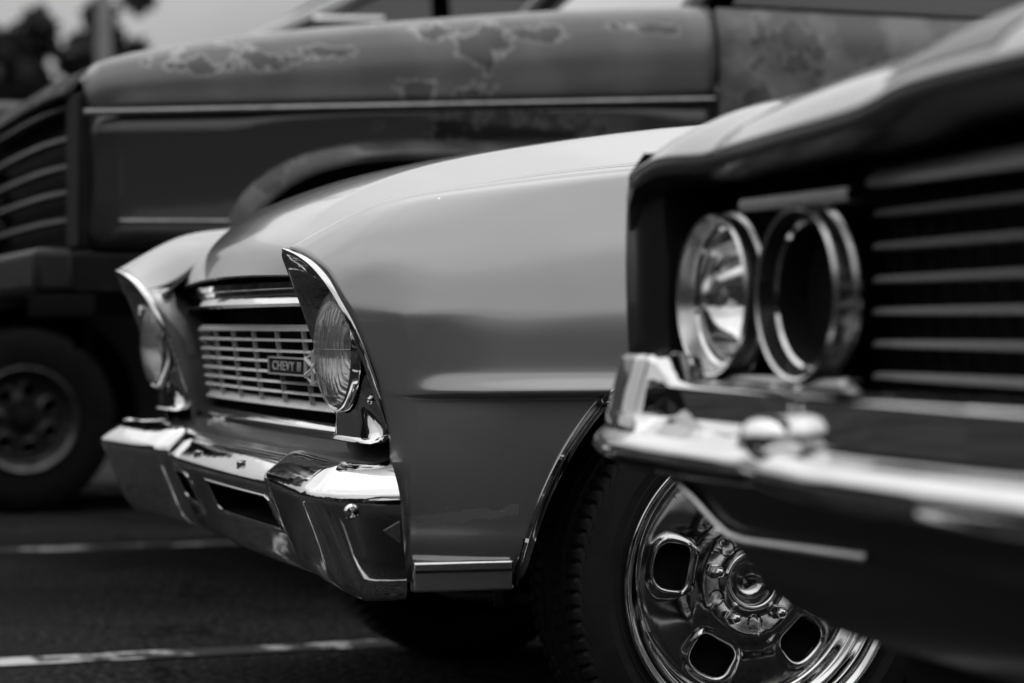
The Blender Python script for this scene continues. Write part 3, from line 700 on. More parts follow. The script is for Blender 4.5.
# wheels, front suspension
nova_wheel(nova, .010, 1); nova_wheel(nova, 0, -1); nova_wheel(nova, -2.79, 1); nova_wheel(nova, -2.79, -1)
q = MB(); q.tube([(.30, -.55, .27), (.34, -.3, .25), (.34, .3, .25), (.30, .55, .27), (.12, .62, .26)], .012); q.tube([(.02, -.60, .24), (.02, .60, .24)], .016)
for s_ in (1, -1): q.tube([(.0, s_*.30, .26), (.02, s_*.60, .20)], .03); q.tube([(.30, s_*.45, .33), (.05, s_*.58, .21)], [.015, .022]); q.tube([(.33, s_*.5, .25), (.33, s_*.5, .33)], .012)
q.build('suspension', mat('greasy_steel', .06, .5, .5, var=.5, vscale=30), nova)

# ------------------------------------------------------------------ the dark car in front on the right
chv = thing('muscle_car', 'dark muscle car with twin round headlights on the right, nearest and out of focus', 'car')
CY = 2.45      # its centre line; its right flank is at CY-.95
def cz_top(x, ay):
    """height of the upper skin at distance ay from the centre line"""
    fen = float(pchip([.56, .552, .51, .45, .33, 0, -.8, -1.3], [.885, .895, .922, .946, .970, .988, 1.0, 1.01], x))
    hod = float(pchip([.56, .552, .50, .44, .33, 0, -.8, -1.3], [.897, .910, .944, .968, .992, 1.02, 1.05, 1.06], x))
    # outer shoulder falls away, small valley between fender and bonnet
    pts_y = [0, .10, .20, .30, .50, .62, .68, .80, .88, .93, .95]
    pts_z = [hod+.012, hod+.012, hod+.010, hod-.002, hod-.008, (fen+hod)/2-.006, fen-.004, fen, fen-.010, fen-.04, fen-.075]
    return float(pchip(pts_y, pts_z, ay))
xs_ = [.565, .562, .555, .545, .53, .51, .48, .45, .40, .33, .22, .1, 0, -.2, -.5, -.8, -1.0]
def nose(ay): return -.012*(ay/.9)**2 - .022*max(0, (ay-.88)/.07)**2 + .045*max(0, 1-ay/.62)
for (nm, ya, yb, mm) in (('hood', -.66, .66, 'chev'), ('front_fender', .664, .95, 'chev'), ('front_fender', -.95, -.664, 'chev')):
    yy = np.linspace(ya, yb, 41 if nm == 'hood' else 20); m_ = MB()
    rows = [[(x+nose(abs(y))*min(1, max(0, (x+1)/1.5)), CY+y, cz_top(x, abs(y))) for x in xs_] for y in yy]
    if nm == 'front_fender':       # flank down to the sill with the wheel opening
        s_ = 1 if ya > 0 else -1; m_.grid(rows)
        fl = []
        for z in list(np.linspace(.90, .68, 8))+list(np.linspace(.66, .28, 16)):
            h = math.sqrt(max(.40**2-(z-.33)**2, 0)) if z < .73 else 0
            yo = float(pchip([.28, .40, .62, .75, .90], [.90, .93, .965, .965, .95], z))
            zt = lambda x: z if z < .88 else cz_top(x, .95)
            xf = float(pchip([.28, .42, .46, .52, .60, .70, .90], [.10, .13, .26, .47, .515, .525, .53], z))
            a = np.linspace(xf, -.33+h, 14); b = np.linspace(-.33-h, -1.0, 10); fl.append(([(x, CY+s_*yo, zt(x)) for x in a], [(x, CY+s_*yo, zt(x)) for x in b]))
        m_.grid([f[0] for f in fl]); m_.grid([f[1] for f in fl])
    else: m_.grid(rows)
    m_.build(nm, M['chev'], chv, solid=.004, angle=40)
# black stripes on the bonnet
for s_ in (1, -1):
    m_ = MB(); rows = []
    for y in np.linspace(.06, .27, 7):
        rows.append([(x+nose(y)*min(1, max(0, (x+1)/1.5)), CY+s_*y, cz_top(x, y)+.002) for x in xs_[2:]])
    m_.grid(rows); m_.build('hood_stripe', M['black'], chv, angle=40)
# rest of the body (beyond the picture)
for s_ in (1, -1):
    m_ = MB(); rows = []
    for z in (.28, .40, .62, .75, .90, 1.0):
        yo = float(pchip([.28, .40, .62, .75, .90, 1.0], [.90, .93, .965, .965, .95, .86], z)); rows.append([(x, CY+s_*yo*(1 if x > -3.9 else .93), z) for x in (-1.006, -1.6, -2.4)])
    m_.grid(rows); m_.build('door', M['chev'], chv, angle=40)
m_ = MB()
for s_ in (1, -1):
    fl = []
    for z in list(np.linspace(1.0, .74, 6))+list(np.linspace(.72, .28, 14)):
        yo = float(pchip([.28, .40, .62, .75, .90, 1.0], [.90, .93, .965, .965, .95, .86], z)); h = math.sqrt(max(.38**2-(z-.33)**2, 0)) if z < .71 else 0
        fl.append(([(x, CY+s_*yo, z) for x in np.linspace(-2.406, -3.2+h, 10)], [(x, CY+s_*yo, z) for x in np.linspace(-3.2-h, -4.2, 10)]))
    m_.grid([f[0] for f in fl]); m_.grid([f[1] for f in fl])
m_.grid([[(x, CY+y, 1.0) for y in (-.86, .86)] for x in (-3.1, -4.2)]); m_.grid([[(-4.2, CY+y, z) for y in (-.9, .9)] for z in (.3, 1.0)])
m_.build('rear_body', M['chev'], chv, angle=40)
m_ = MB(); m_.grid([[(x, CY+y, 1.36+.03*(1-(y/.6)**2)) for y in np.linspace(-.58, .58, 7)] for x in (-1.7, -2.2, -2.6)]); m_.build('roof', M['chev'], chv, solid=.02)
for nm, pts in (('windscreen', [(-1.0, -.74, 1.04), (-1.0, .74, 1.04), (-1.7, .58, 1.36), (-1.7, -.58, 1.36)]), ('rear_window', [(-3.2, -.66, 1.0), (-3.2, .66, 1.0), (-2.6, .56, 1.36), (-2.6, -.56, 1.36)]),
                ('side_window', [(-1.15, -.80, 1.0), (-2.9, -.80, 1.0), (-2.6, -.60, 1.35), (-1.72, -.60, 1.35)]), ('side_window', [(-1.15, .80, 1.0), (-2.9, .80, 1.0), (-2.6, .60, 1.35), (-1.72, .60, 1.35)])):
    m_ = MB(); m_.poly([(x, CY+y, z) for x, y, z in pts]); m_.build(nm, M['dark_glass'], chv, smooth=False, solid=.004)
m_ = MB(); m_.grid([[(-1.0, CY+y, 1.0), (-3.1, CY+y, 1.0)] for y in (-.86, -.72)]); m_.grid([[(-1.0, CY+y, 1.0), (-3.1, CY+y, 1.0)] for y in (.72, .86)]); m_.build('belt_panel', M['chev'], chv)
# front mask: black surround with the opening for lamps and grille
m_ = MB(); rows = []
for y in np.linspace(-.95, .95, 61):
    ay = abs(y); xf = .56+nose(ay); zt = cz_top(.56, ay)
    rows.append([(xf+.002, CY+y, zt+.001), (xf+.006, CY+y, zt-.010), (xf+.003, CY+y, zt-.020), (xf-.02, CY+y, zt-.028), (.44+nose(ay)*.6, CY+y, min(zt-.028, .875))])
m_.grid(rows); m_.build('header_panel', M['black'], chv, angle=50)
for s_ in (1, -1):               # end caps beside the lamps
    m_ = MB(); rows = []
    for z in np.linspace(.62, .895, 14):
        o = float(pchip([.62, .66, .72, .80, .86, .885, .895], [.945, .955, .962, .960, .950, .935, .90], z))
        xf = .522+.010*(z-.62)/.27
        rows.append([(.50, CY+s_*(o+.002), z), (xf-.008, CY+s_*(o+.002), z), (xf+.006, CY+s_*(o-.012), z), (xf+.002, CY+s_*(.90), z), (xf-.008, CY+s_*.868, z), (.455, CY+s_*.858, z)])
    m_.grid(rows); m_.build('end_cap', M['black'], chv, angle=50)
m_ = MB(); m_.grid([[(.445, CY+y, z) for y in np.linspace(-.90, .90, 3)] for z in (.56, .88)]); m_.build('grille_backing', M['matte'], chv)
# grille bars
def cgx(ay): return .47+.05*max(0, 1-ay/.58)
yb = [v for v in np.linspace(-.46, .46, 45)]
m_ = MB()
for z in (.808, .776, .744, .713, .682, .651):
    rows = []
    for y in yb:
        x = cgx(abs(y)); rows.append([(x-.02, CY+y, z+.003), (x-.003, CY+y, z+.003), (x+.002, CY+y, z-.0015), (x, CY+y, z-.003), (x-.02, CY+y, z-.003)])
    m_.grid(rows)
m_.build('grille_bars', mat('anodised_grille', .55, .4, .5), chv, angle=40)
m_ = MB()
for y in np.linspace(-.45, .45, 24): m_.box((cgx(abs(y))-.022, CY+y, .73), (.004, .004, .20))
m_.build('grille_uprights', M['matte'], chv, smooth=False)
for z, h in ((.842, .018), (.617, .013)):
    m_ = MB(); rows = []
    for y in yb:
        x = cgx(abs(y))+.006; rows.append([(x-.02, CY+y, z+h/2), (x-.008, CY+y, z+h/2), (x+.003, CY+y, z-h*.1), (x+.004, CY+y, z-h*.2), (x, CY+y, z-h/2), (x-.02, CY+y, z-h/2)])
    m_.grid(rows); m_.build('grille_moulding', M['silver'], chv, angle=40)
# lamps
def chev_lamp(s_, ay, glass):
    e = bpy.data.objects.new('headlight', None); C.objects.link(e); e.parent = chv
    Y, Z, X, r = CY+s_*ay, .731, .512, .089
    q = MB(); q.lathe([(r+.004, -.022), (r+.004, -.018), (r-.002, -.016), (r-.003, -.006), (r, 0), (r+.001, .003), (r-.002, .006), (r-.005, .004)], c=(X, Y, Z), axis='x', n=72)
    q.build('lamp_ring', M['bright'], e, angle=60)
    q = MB(); q.lathe([(r-.005, .004), (r-.009, -.006), (r-.012, -.014)], c=(X, Y, Z), axis='x', n=72); q.build('lamp_barrel', M['black' if not glass else 'bright'], e, angle=60)
    q = MB(); q.lathe([(r-.012, -.014), (r-.0135, -.011), (r-.0165, -.014)], c=(X, Y, Z), axis='x', n=72); q.build('inner_ring', M['chrome'], e, angle=60)
    if glass: q = MB(); q.lathe([(r-.0165, -.014), (r-.019, -.022), (r-.0235, -.03)], c=(X, Y, Z), axis='x', n=72); q.build('seat_ring', M['bright'], e, angle=60)
    rr = r-.022
    if glass:
        q = MB(); q.lathe([(rr, -.02), (rr-.002, -.012), (rr*.8, -.005), (rr*.45, 0), (.0004, .002)], c=(0, 0, 0), axis='x', n=48); o = q.build('lens', M['clear'], e, angle=180); o.location = (X, Y, Z)
        q = MB(); q.lathe([(rr+.002, -.024), (rr*.85, -.040), (rr*.6, -.055), (rr*.3, -.064), (.0004, -.066)], c=(X, Y, Z), axis='x', n=48); q.build('reflector', M['reflector'], e, angle=180)
        q = MB(); q.lathe([(.0004, -.022), (.010, -.023), (.011, -.035), (.006, -.06)], c=(X, Y, Z), axis='x', n=16); q.build('bulb_shield', M['bulb'], e)
    else:
        q = MB(); q.lathe([(r-.0165, -.014), (rr+.002, -.022), (rr, -.060), (.0004, -.062)], c=(X, Y, Z), axis='x', n=48); q.build('air_intake', M['matte'], e)
        q = MB()
        for k in range(-9, 10):
            d = k*.0068; h = math.sqrt(max(rr*rr-d*d, 0)); q.tube([(X-.045, Y+d, Z-h), (X-.045, Y+d, Z+h)], .0008, n=4, caps=False); q.tube([(X-.045, Y-h, Z+d), (X-.045, Y+h, Z+d)], .0008, n=4, caps=False)
        q.build('intake_mesh', mat('dark_mesh', .04, .5, .8), e)
for s_ in (1, -1):
    chev_lamp(s_, .757, True); chev_lamp(s_, .558, False)
    m_ = MB()
    for z, dz in ((.827, .0), (.640, 0)):
        rows = []
        for y in np.linspace(.46, .82 if z < .7 else .70, 12): rows.append([(.49, CY+s_*y, z+.007), (.508, CY+s_*y, z+.0065), (.511, CY+s_*y, z), (.508, CY+s_*y, z-.0065), (.49, CY+s_*y, z-.007)])
        m_.grid(rows)
    m_.tube([(.505, CY+s_*.475, .642), (.50, CY+s_*.44, .622), (.498, CY+s_*.40, .617)], .008)
    m_.build('lamp_trim', M['silver'], chv, angle=50)
# bumper
bpath = [(.42, -.967), (.475, -.967), (.522, -.960), (.562, -.938), (.592, -.90), (.620, -.80), (.640, -.60), (.652, -.42), (.676, -.30), (.695, -.15), (.70, 0)]
pp = smooth_path(bpath, 260); pp = pp+[(x, -y) for x, y in pp[-2::-1]]
def cprof(y):
    ay = abs(y); endt = max(0, min(1, (ay-.71)/.02))
    top = .640+.028*endt
    # a shallow recess in the upper face between the end and the centre
    rc = math.exp(-((ay-.50)/.12)**2)*.012
    ct = .588+.014*max(0, min(1, (ay-.33)/.15))
    e = endt; mixd = lambda v, w: v*(1-e)+w*e
    return [(-.085, top-.002), (-.060, top+.003), (mixd(-.048, -.034), top), (mixd(-.042, -.028), top-.005), (mixd(-.042, -.020), .632), (mixd(-.044, -.015), ct+.008), (mixd(-.0445, -.013), ct+.0015), (mixd(-.042, -.012), ct),
            (-.010, .586), (-.004, .581), (.001, .576), (.003, .570), (.002, .564), (-.002, .558), (-.010, .552), (-.022, .547), (-.040, .543), (-.058, .541), (-.080, .543)]
m_ = MB(); rows = []
for i, (x, y) in enumerate(pp):
    a = pp[max(i-1, 0)]; b = pp[min(i+1, len(pp)-1)]; t = Vector((b[0]-a[0], b[1]-a[1])).normalized(); nn = Vector((t.y, -t.x))
    if nn.x < 0 and abs(nn.x) > .05: nn = -nn
    if abs(nn.x) <= .05: nn = Vector((0, -1 if y < 0 else 1))
    rows.append([(x+nn.x*d, CY+y+nn.y*d, z) for d, z in cprof(y)])
m_.grid(rows); m_.build('bumper', M['chrome_clean'], chv, angle=28, solid=.003)
for s_ in (1, -1):
    m_ = MB(); m_.lathe([(.028, -.03), (.028, .0), (.024, .010), (.014, .017), (.0004, .020)], c=(.642, 0, 0), axis='x', n=32); m_.v = [(x, CY+s_*.37+1.35*y, .598+.7*z) for x, y, z in m_.v]; m_.build('bumper_guard', M['chrome_clean'], chv)
# valance
m_ = MB(); rows = []
for t in np.linspace(0, 1, 41):
    y = -.93+1.86*t; ay = abs(y)
    zb = float(pchip([0, .36, .486, .555, .63, .70, .74, .78, .93], [.41, .413, .422, .436, .475, .505, .522, .535, .54], ay)); x0 = .557
    zs_ = [.56, .535, min(.515, .535), .495]
    rows.append([(x0, CY+y, .56), (x0-.002, CY+y, max(zb, .50)), (x0-.007, CY+y, max(zb, .492)), (x0-.008, CY+y, max(zb, .48)), (x0-.010, CY+y, max(zb, .45)), (x0-.012, CY+y, zb-.0003), (x0-.018, CY+y, zb-.005), (x0-.10, CY+y, zb-.002)])
m_.grid(rows); m_.build('valance', M['black'], chv, angle=50)
for s_ in (1, -1):
    m_ = MB(); m_.tube([(.558, CY+s_*.74, .528), (.558, CY+s_*.70, .515), (.556, CY+s_*.655, .495), (.554, CY+s_*.625, .484), (.553, CY+s_*.59, .481), (.552, CY+s_*.34, .488)], .0055, n=8); m_.build('valance_trim', M['bright'], chv)
m_ = MB(); m_.box((-.2, CY, .45), (1.3, .90, .34)); m_.box((-1.9, CY, .36), (3.6, 1.6, .1)); m_.box((.43, CY, .52), (.03, 1.3, .14)); m_.build('underbody', M['matte'], chv, smooth=False)
def simple_wheel(parent, c, side, ro, ri, w, rimmat='chrome_clean', ns=8):
    e = bpy.data.objects.new('wheel', None); C.objects.link(e); e.parent = parent; e.location = c
    t = MB(); tyre(t, (0, 0, 0), ro, ri, w, side, tread=48); t.build('tyre', M['matte'], e, angle=28)
    q = MB(); k = ri/.214; hw = w/2
    q.lathe([(.205*k, 0), (.212*k, hw*.9), (.226*k, hw*.98), (.228*k, hw*1.04), (.222*k, hw*1.06), (.212*k, hw*.96), (.200*k, hw*.92), (.196*k, hw*.7), (.185*k, hw*.5), (.16*k, hw*.45)], sgn=side, n=64); q.build('rim', M[rimmat], e, angle=60)
    d = MB(); slotted_disc(d, .05*k, .18*k, .125*k, .024*k, .028*k, (0, 0, 0), side, lambda r, th: hw*.5+.01*math.exp(-((r/k-.08)/.03)**2), nsl=ns, K=8, N=32); d.build('wheel_disc', M[rimmat], e, angle=60)
    h = MB(); h.lathe([(.055*k, hw*.45), (.052*k, hw*.7), (.03*k, hw*.95), (.0005, hw)], sgn=side, n=32); h.build('hub_cap', M['matte'], e)
    b = MB(); b.lathe([(.19*k, -hw*.6), (.19*k, hw*.2), (.02, hw*.2)], sgn=side, n=32); b.build('brake_drum', M['matte'], e)
    return e
for x in (-.33, -3.2):
    for s_ in (1, -1): simple_wheel(chv, (x, CY+s_*.80, .33), s_, .33, .19, .2)

# ------------------------------------------------------------------ the worn truck behind
trk = thing('pickup_truck', 'dark worn pickup truck with peeling paint behind the grey car', 'truck')
TY = -1.60; TW = 2.0
blobs = [(.38, 1.335, .11, .022), (.20, 1.355, .09, .030), (.04, 1.385, .07, .018), (-.37, 1.41, .07, .045), (-.24, 1.445, .09, .020), (-.50, 1.455, .09, .020), (-.85, 1.48, .09, .012)]
ring = [(-.19, 1.30, .045, .022), (-.35, 1.295, .06, .020), (.22, 1.245, .02, .007), (.10, 1.25, .02, .007)]
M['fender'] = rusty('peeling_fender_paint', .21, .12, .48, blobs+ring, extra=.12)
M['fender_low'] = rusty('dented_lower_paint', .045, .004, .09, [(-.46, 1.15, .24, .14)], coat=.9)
M['door'] = rusty('rusted_door_paint', .17, .10, .24, [(-1.25, 1.45, .12, .06), (-1.6, 1.33, .2, .1), (-1.15, 1.3, .05, .05)], metal=.1, rough=.6, coat=.15, extra=.3)
M['trucktop'] = rusty('flaking_hood_paint', .05, .025, .12, [(.5, 1.35, .3, .1)], metal=0, rough=.85, coat=0, extra=.5)
ztop = lambda x: float(pchip([.64, .62, .55, .45, .2, -.23, -.70, -1.05], [1.30, 1.33, 1.36, 1.385, 1.431, 1.486, 1.535, 1.56], x))
zt = lambda x: 1.213+(.64-x)*.052
xr = np.linspace(.64, -1.03, 40)
for s_, nm in ((1, 'near'), (-1, 'far')):
    yo = TY if s_ > 0 else TY-TW
    yy = lambda d: yo-s_*d
    m_ = MB(); rows = []
    for x in xr:
        e = .03*max(0, (x-.56)/.08)**2; z0, z1 = zt(x)+.006, ztop(x)
        rows.append([(x, yy(e+d), z0+(z1-z0)*f) for f, d in ((0, .006), (.1, .0), (.35, -.008), (.6, -.002), (.8, .012), (.92, .03), (.98, .055), (1, .09), (1.005, .14))])
    m_.grid(rows); m_.build('front_fender', M['fender'], trk, solid=.004, angle=60)
    m_ = MB(); rows = []
    acx, acz, ar, art = -.33, .62, .62, .50
    for x in xr:
        e = .03*max(0, (x-.56)/.08)**2; z1 = zt(x)-.006; u = abs(x-acx)/ar
        zb = acz+art*(1-u**3.2)**(1/3.2) if u < 1 else .885
        zb = max(zb, .885); rows.append([(x, yy(e+d), zb+(z1-zb)*f) for f, d in ((0, .01), (.15, .002), (.5, .012), (.85, .004), (1, .004))])
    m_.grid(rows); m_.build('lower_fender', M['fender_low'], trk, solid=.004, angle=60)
    m_ = MB(); rows = []
    for a in np.linspace(0, 1, 50):
        th = math.pi*a; c_, s2 = math.cos(th), math.sin(th); p_ = 3.2
        k_ = (abs(c_)**p_+abs(s2)**p_)**(-1/p_); x, z = acx+ar*k_*c_, acz+art*k_*s2
        kx = (1+.06) ; x2, z2 = acx+(ar+.055)*k_*c_, acz+(art+.05)*k_*s2
        rows.append([(x, yy(.03), z), (x, yy(-.030), z), (x+(x2-x)*.3, yy(-.034), z+(z2-z)*.3), (x2, yy(.004), z2)])
    m_.grid(rows); m_.build('arch_flare', rusty('worn_flare_paint', .10, .06, .2, [(.2, 1.08, .10, .06)], extra=.3) if s_ > 0 else M['black'], trk, angle=60)
    m_ = MB(); m_.tube([(.645, yy(-.008), zt(.645)), (-1.02, yy(-.008), zt(-1.02))], .008, n=8); m_.build('side_moulding', M['dull_bright'], trk)
    m_ = MB(); m_.tube([(.56, yy(-.004), .952), (.29, yy(-.006), .955)], .006, n=8); m_.build('lower_side_moulding', M['dull_bright'], trk)
    m_ = MB(); rows = []
    for x in np.linspace(-1.045, -2.10, 14):
        rows.append([(x+(.012*math.sin((z-.6)*3)), yy(d), z) for z, d in ((.80, .03), (.95, .005), (1.2, .0), (1.35, -.004), (1.45, .01), (1.54, .04))])
    m_.grid(rows); dd = m_.build('door', M['door'], trk, solid=.02, angle=60)
    m_ = MB(); m_.tube([(-1.92, yy(-.0), 1.40), (-1.94, yy(-.035), 1.40), (-2.04, yy(-.035), 1.40), (-2.06, yy(0), 1.40)], .008); m_.build('handle', M['chrome'], dd)
    m_ = MB(); m_.poly([(-1.10, yy(.05), 1.56), (-2.10, yy(.05), 1.56), (-2.05, yy(.17), 1.98), (-1.42, yy(.17), 1.98)]); m_.build('side_window', M['dark_glass'], trk, solid=.004, smooth=False)
    m_ = MB(); m_.tube([(-.98, yy(.09), 1.53), (-1.40, yy(.2), 2.0)], .03, n=8); m_.build('pillar', M['fender_low'], trk); m_ = MB(); m_.tube([(-2.13, yy(.06), 1.53), (-2.10, yy(.2), 2.0)], .035, n=8); m_.build('pillar', M['fender_low'], trk)
    m_ = MB(); m_.box((-3.35, yy(.03), 1.15), (2.3, .05, .62)); m_.build('bed_side', M['door'], trk, bevel=.02)
    for x in (-.33, -3.4): simple_wheel(trk, (x, yy(.18), .42), s_, .42, .21, .24, 'aluminium')
m_ = MB(); rows = []
for t in np.linspace(0, 1, 17):
    y = TY-.13-(TW-.26)*t; b_ = .03*(1-(2*t-1)**4); rows.append([(.655+b_, y, 1.262), (.66+b_, y, 1.275)]+[(x+b_*max(0, (x-.2)/.45), y, ztop(min(x, .64))+b_*.15+(.0 if x < .6 else -.006)) for x in (.645, .62, .55, .3, -.2, -.98)])
m_.grid(rows); m_.build('hood', M['trucktop'], trk, solid=.01, angle=50)
m_ = MB(); m_.grid([[(.60, TY-.05-(TW-.1)*t, z) for t in (0, 1)] for z in (.87, 1.27)]); m_.build('grille_backing', M['matte'], trk)
m_ = MB()
for z in (1.25, 1.17, 1.10, 1.035, .965):
    m_.grid([[(x_+.03*(1-(2*t-1)**4), TY-.26-(TW-.52)*t, z+dz) for x_, dz in ((.61, .007), (.640, .006), (.642, -.005), (.61, -.007))] for t in np.linspace(0, 1, 12)])
m_.build('grille_bars', mat('dull_trim', .09, .4, .8, var=.5, vscale=20), trk, angle=40)
for s_ in (1, -1):
    yc = TY-TW/2+s_*(TW/2-.035)
    m_ = MB(); m_.box((.40, yc, .825), (.58, .06, .10)); m_.build('lower_sill', M['matte'], trk, bevel=.01)
    m_ = MB(); m_.box((.640, yc-s_*.08, 1.075), (.03, .19, .38)); m_.build('grille_surround', M['matte'], trk, bevel=.01)
for s_ in (1, -1):
    q = MB(); q.lathe([(.10, -.04), (.10, .0), (.085, .01), (.06, .02), (.0005, .025)], c=(.65, TY-TW/2+s_*(TW/2-.24), 1.08), axis='x', n=40) if s_ < 0 else q.lathe([(.0, 0), (.02, 0)], c=(.61, TY-.24, 1.08), axis='x', n=8)
    if s_ < 0: q.build('headlight', M['reflector'], trk)
m_ = MB(); m_.box((.72, TY-TW/2, .83), (.10, TW+.06, .11)); m_.build('bumper', mat('dull_bumper', .02, .45, .3, var=.4), trk, bevel=.02, seg=3)
m_ = MB(); m_.box((-.2, TY-TW/2, .95), (1.5, 1.2, .45)); m_.box((-2.2, TY-TW/2, .72), (4.6, 1.0, .18)); m_.box((-1.6, TY-TW/2, .85), (1.0, 1.9, .12)); m_.box((-3.35, TY-TW/2, .88), (2.3, 1.9, .06)); m_.box((-2.22, TY-TW/2, 1.15), (.04, 1.9, .7)); m_.build('chassis', M['matte'], trk, smooth=False)
m_ = MB(); m_.grid([[(x, TY-TW/2+y, 2.0) for y in (-.8, .8)] for x in (-1.40, -2.12)]); m_.build('roof', M['fender'], trk, solid=.05)
for nm, pts in (('windscreen', [(-1.0, -.86, 1.55), (-1.0, .86, 1.55), (-1.42, .78, 1.98), (-1.42, -.78, 1.98)]), ('rear_window', [(-2.14, -.75, 1.55), (-2.14, .75, 1.55), (-2.12, .75, 1.95), (-2.12, -.75, 1.95)])):
    m_ = MB(); m_.poly([(x, TY-TW/2+y, z) for x, y, z in pts]); m_.build(nm, M['dark_glass'], trk, smooth=False, solid=.004)

# ------------------------------------------------------------------ the van beyond it
M['dull_wheel'] = mat('dull_wheel_metal', .13, .4, .9, var=.4, vscale=20)
van = thing('van', 'dark tall van farthest back, its slotted wheel showing under the worn truck', 'van')
VY = -4.60; VW = 1.95
m_ = MB()
for yo, s_ in ((VY, 1), (VY-VW, -1)):
    fl = []
    for z in list(np.linspace(.27, .78, 12))+[.80, 1.0, 1.3, 1.48, 1.52]:
        h = math.sqrt(max(.42**2-(z-.36)**2, 0)) if z < .78 else 0; d = .04*max(0, (z-1.3)/.2)+.03*max(0, (.6-z)/.2)
        fl.append(([(x, yo-s_*d, z) for x in np.linspace(.98, .36+h, 8)], [(x, yo-s_*d, z) for x in np.linspace(.36-h, -4.2, 16)]))
    m_.grid([f[0] for f in fl]); m_.grid([f[1] for f in fl])
m_.grid([[(x, VY-.04-(VW-.08)*t, z) for t in np.linspace(0, 1, 5)] for x, z in ((.98, .45), (1.02, .7), (1.0, 1.1), (.95, 1.36), (.85, 1.44), (.02, 1.54))])
m_.grid([[(-4.2, VY-VW*t, z) for t in (0, 1)] for z in (.45, 2.1)])
m_.build('body', M['van'], van, angle=50, solid=.01)
m_ = MB(); m_.grid([[(x, VY-.14-(VW-.28)*t, z) for t in np.linspace(0, 1, 5)] for x, z in ((.0, 1.55), (-.42, 1.76), (-.84, 1.95), (-1.0, 2.02))]); m_.build('windscreen', M['pale_glass'], van, solid=.006)
for yo, s_ in ((VY, 1), (VY-VW, -1)):
    m_ = MB(); m_.tube([(.04, yo-s_*.05, 1.53), (-.62, yo-s_*.09, 1.83), (-1.06, yo-s_*.14, 2.05)], .035, n=8); m_.build('pillar', mat('light_pillar', .45, .3, .3, coat=.5), van)
    m_ = MB(); m_.poly([(-.15, yo-s_*.05, 1.56), (-1.25, yo-s_*.05, 1.56), (-1.25, yo-s_*.14, 2.02), (-1.1, yo-s_*.14, 2.02)]); m_.build('side_window', M['dark_glass'], van, smooth=False, solid=.004); m_ = MB(); m_.poly([(-1.33, yo-s_*.05, 1.56), (-3.9, yo-s_*.05, 1.56), (-3.9, yo-s_*.14, 2.02), (-1.33, yo-s_*.14, 2.02)]); m_.build('side_window', M['dark_glass'], van, smooth=False, solid=.004)
    m_ = MB(); m_.tube([(-.74, yo-s_*.03, 1.875), (-1.02, yo-s_*.03, 1.885)], .02, n=8); m_.build('window_trim', M['bright'], van)
    for x in (.36, -3.2): simple_wheel(van, (x, yo-s_*.12, .35), s_, .34, .185, .22, 'dull_wheel', 7)
m_ = MB(); m_.grid([[(x, VY-.12-(VW-.24)*t, 2.06+.04*math.sin(math.pi*t)) for t in np.linspace(0, 1, 7)] for x in (-1.0, -2, -4.2)]); m_.build('roof', M['van'], van, solid=.03)
m_ = MB(); m_.box((-1.6, VY-VW/2, .5), (4.8, 1.4, .5)); m_.build('chassis', M['matte'], van, smooth=False)
m_ = MB(); m_.box((1.05, VY-VW/2, .62), (.10, VW, .14)); m_.build('bumper', M['black'], van, bevel=.02)

# ------------------------------------------------------------------ trees and a light pole far behind
def tree(x, y, h, cr, label, n=2600, seed=1, ls=1, group='trees beyond the parking lot'):
    r_ = np.random.default_rng(seed); t = thing('tree', label, 'tree', (x, y, 0), group)
    b = MB(); b.tube([(0, 0, 0), (.05, .02, h*.3), (-.03, .05, h*.6)], [h*.028, h*.02, h*.011], n=9)
    limbs = []
    for k in range(9):
        a = r_.uniform(0, 6.28); z0 = h*r_.uniform(.12, .5); ln = cr*r_.uniform(.55, .9)
        tip = (math.cos(a)*ln, math.sin(a)*ln, z0+h*r_.uniform(.12, .35)); limbs.append(tip)
        b.tube([(0, 0, z0), (tip[0]*.5, tip[1]*.5, z0+(tip[2]-z0)*.6), tip], [h*.011, h*.007, h*.003], n=6)
    b.build('trunk', M['bark'], t)
    cl = [(p[0], p[1], p[2], cr*r_.uniform(.28, .45)) for p in limbs]+[(r_.normal(0, cr*.3), r_.normal(0, cr*.3), h*r_.uniform(.5, .93), cr*r_.uniform(.22, .4)) for _ in range(12)]
    L = MB()
    for i in range(n):
        c = cl[r_.integers(len(cl))]; d = r_.normal(0, 1, 3); d /= np.linalg.norm(d); p = np.array(c[:3])+d*c[3]*r_.uniform(.5, 1.05)
        u = r_.normal(0, 1, 3); u /= np.linalg.norm(u); w = np.cross(u, d); w /= (np.linalg.norm(w)+1e-9); s = r_.uniform(.07, .16)*h/7*ls
        L.poly([p-u*s, p-w*s*.6, p+u*s, p+w*s*.6])
    L.build('crown', M['leaf'], t, smooth=False, weld=False)
    return t
tree(-7.9, -56, 10.4, 1.5, 'larger dark tree at the top left, left of the pale pole', seed=3, n=6000, ls=1.7)
tree(-9.7, -56, 10.2, 1.0, 'smaller dark tree at the top left, right of the pale pole', seed=4, n=4000, ls=1.7)
tree(-6.0, -56, 8.6, 1.1, 'low tree at the left edge of the photo, behind the trucks', seed=5, n=4000, ls=1.7)
pl = thing('lamp_post', 'pale lamp post between two blurred trees at top left', 'lamp post', (-2.98, -22, 0))
b = MB(); b.tube([(0, 0, 0), (0, 0, 7.5)], [.11, .07], n=16); b.build('post', M['pole'], pl)
b = MB(); b.tube([(0, 0, 7.4), (0, .5, 7.6), (0, 1.2, 7.6)], .035, n=8); b.build('arm', M['pole'], pl)
b = MB(); b.box((0, 1.4, 7.58), (.25, .6, .12)); b.build('lamp_head', M['pole'], pl, bevel=.03)
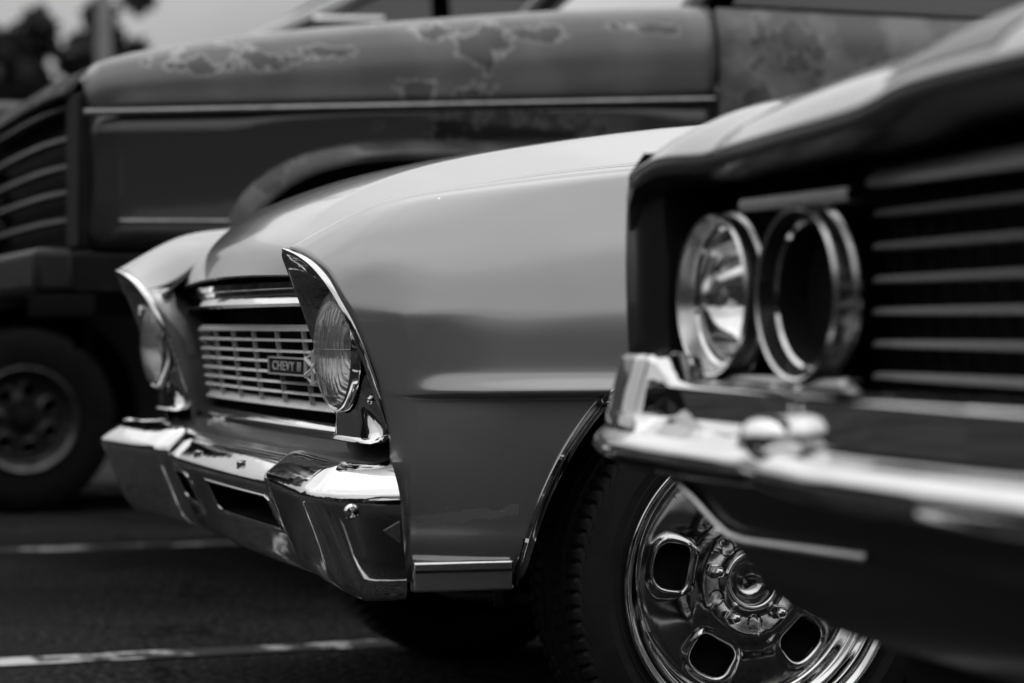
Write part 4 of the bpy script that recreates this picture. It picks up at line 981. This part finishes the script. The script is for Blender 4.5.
hd = MB(); hr = np.random.default_rng(9)  # added leaf bank: dark backdrop where the view under the vehicles is shaded
for i in range(9000):
    p = np.array((hr.uniform(-26, 10), -13+hr.uniform(-.5, .5), hr.uniform(0, 1.5)+.12*math.sin(i))); u = hr.normal(0, 1, 3); u /= np.linalg.norm(u); w_ = np.cross(u, hr.normal(0, 1, 3)); w_ /= np.linalg.norm(w_)
    hd.poly([p-u*.13, p-w_*.08, p+u*.13, p+w_*.08])
hd.box((-8, -13, .7), (36, .5, 1.3)); hdo = hd.build('added_hedge', M['leaf'], None, smooth=False, weld=False); hdo['label'] = 'made-up low bank of dark leaves, added to blacken the view beneath the vehicles'; hdo['category'] = 'added_hedge'
hb2 = MB()  # added foliage ring, out of view: darkens the horizon mirrored in chrome
for i in range(14000):
    a = R(hr.uniform(-90, 168)); d_ = 18+hr.uniform(-.5, .5); p = np.array((CAM.x+math.sin(a)*d_, CAM.y+math.cos(a)*d_, hr.uniform(0, 2.0)+.15*math.sin(i))); u = hr.normal(0, 1, 3); u /= np.linalg.norm(u); w_ = np.cross(u, hr.normal(0, 1, 3)); w_ /= np.linalg.norm(w_)
    hb2.poly([p-u*.2, p-w_*.12, p+u*.2, p+w_*.12])
hb2.grid([[(CAM.x+math.sin(R(a))*18.2, CAM.y+math.cos(R(a))*18.2, z) for z in (0, 1.8)] for a in np.linspace(-90, 168, 60)])
hdo = hb2.build('added_hedge', M['leaf'], None, smooth=False, weld=False); hdo['label'] = 'made-up foliage ring behind the photographer, added to darken reflections in the chrome'; hdo['category'] = 'added_hedge'
# unseen tree row added round the photographer, darkening what paint and chrome mirror
protos = []
for i in range(33):
    a = R(-84+7.7*i+random.uniform(-1.5, 1.5)); d = 21+random.uniform(-1.5, 4); p = (CAM.x+math.sin(a)*d, CAM.y+math.cos(a)*d, 0)
    lb, gp = 'leafy tree in the unseen row added across the lot to darken reflections in the chrome', 'unseen trees added across the lot to darken paint and chrome'
    if len(protos) < 4: protos.append(tree(p[0], p[1], 7+len(protos)*.7, 3.3, lb, n=5200, ls=2.0, seed=20+i, group=gp))
    else:
        o = protos[i % 4]; c = o.copy(); C.objects.link(c); c.location = p; c.rotation_euler = (0, 0, random.uniform(0, 6.28)); k = random.uniform(.85, 1.2)*(1 if a < R(75) else .62); c.scale = (k, k, k)
        for q in o.children: e_ = q.copy(); C.objects.link(e_); e_.parent = c
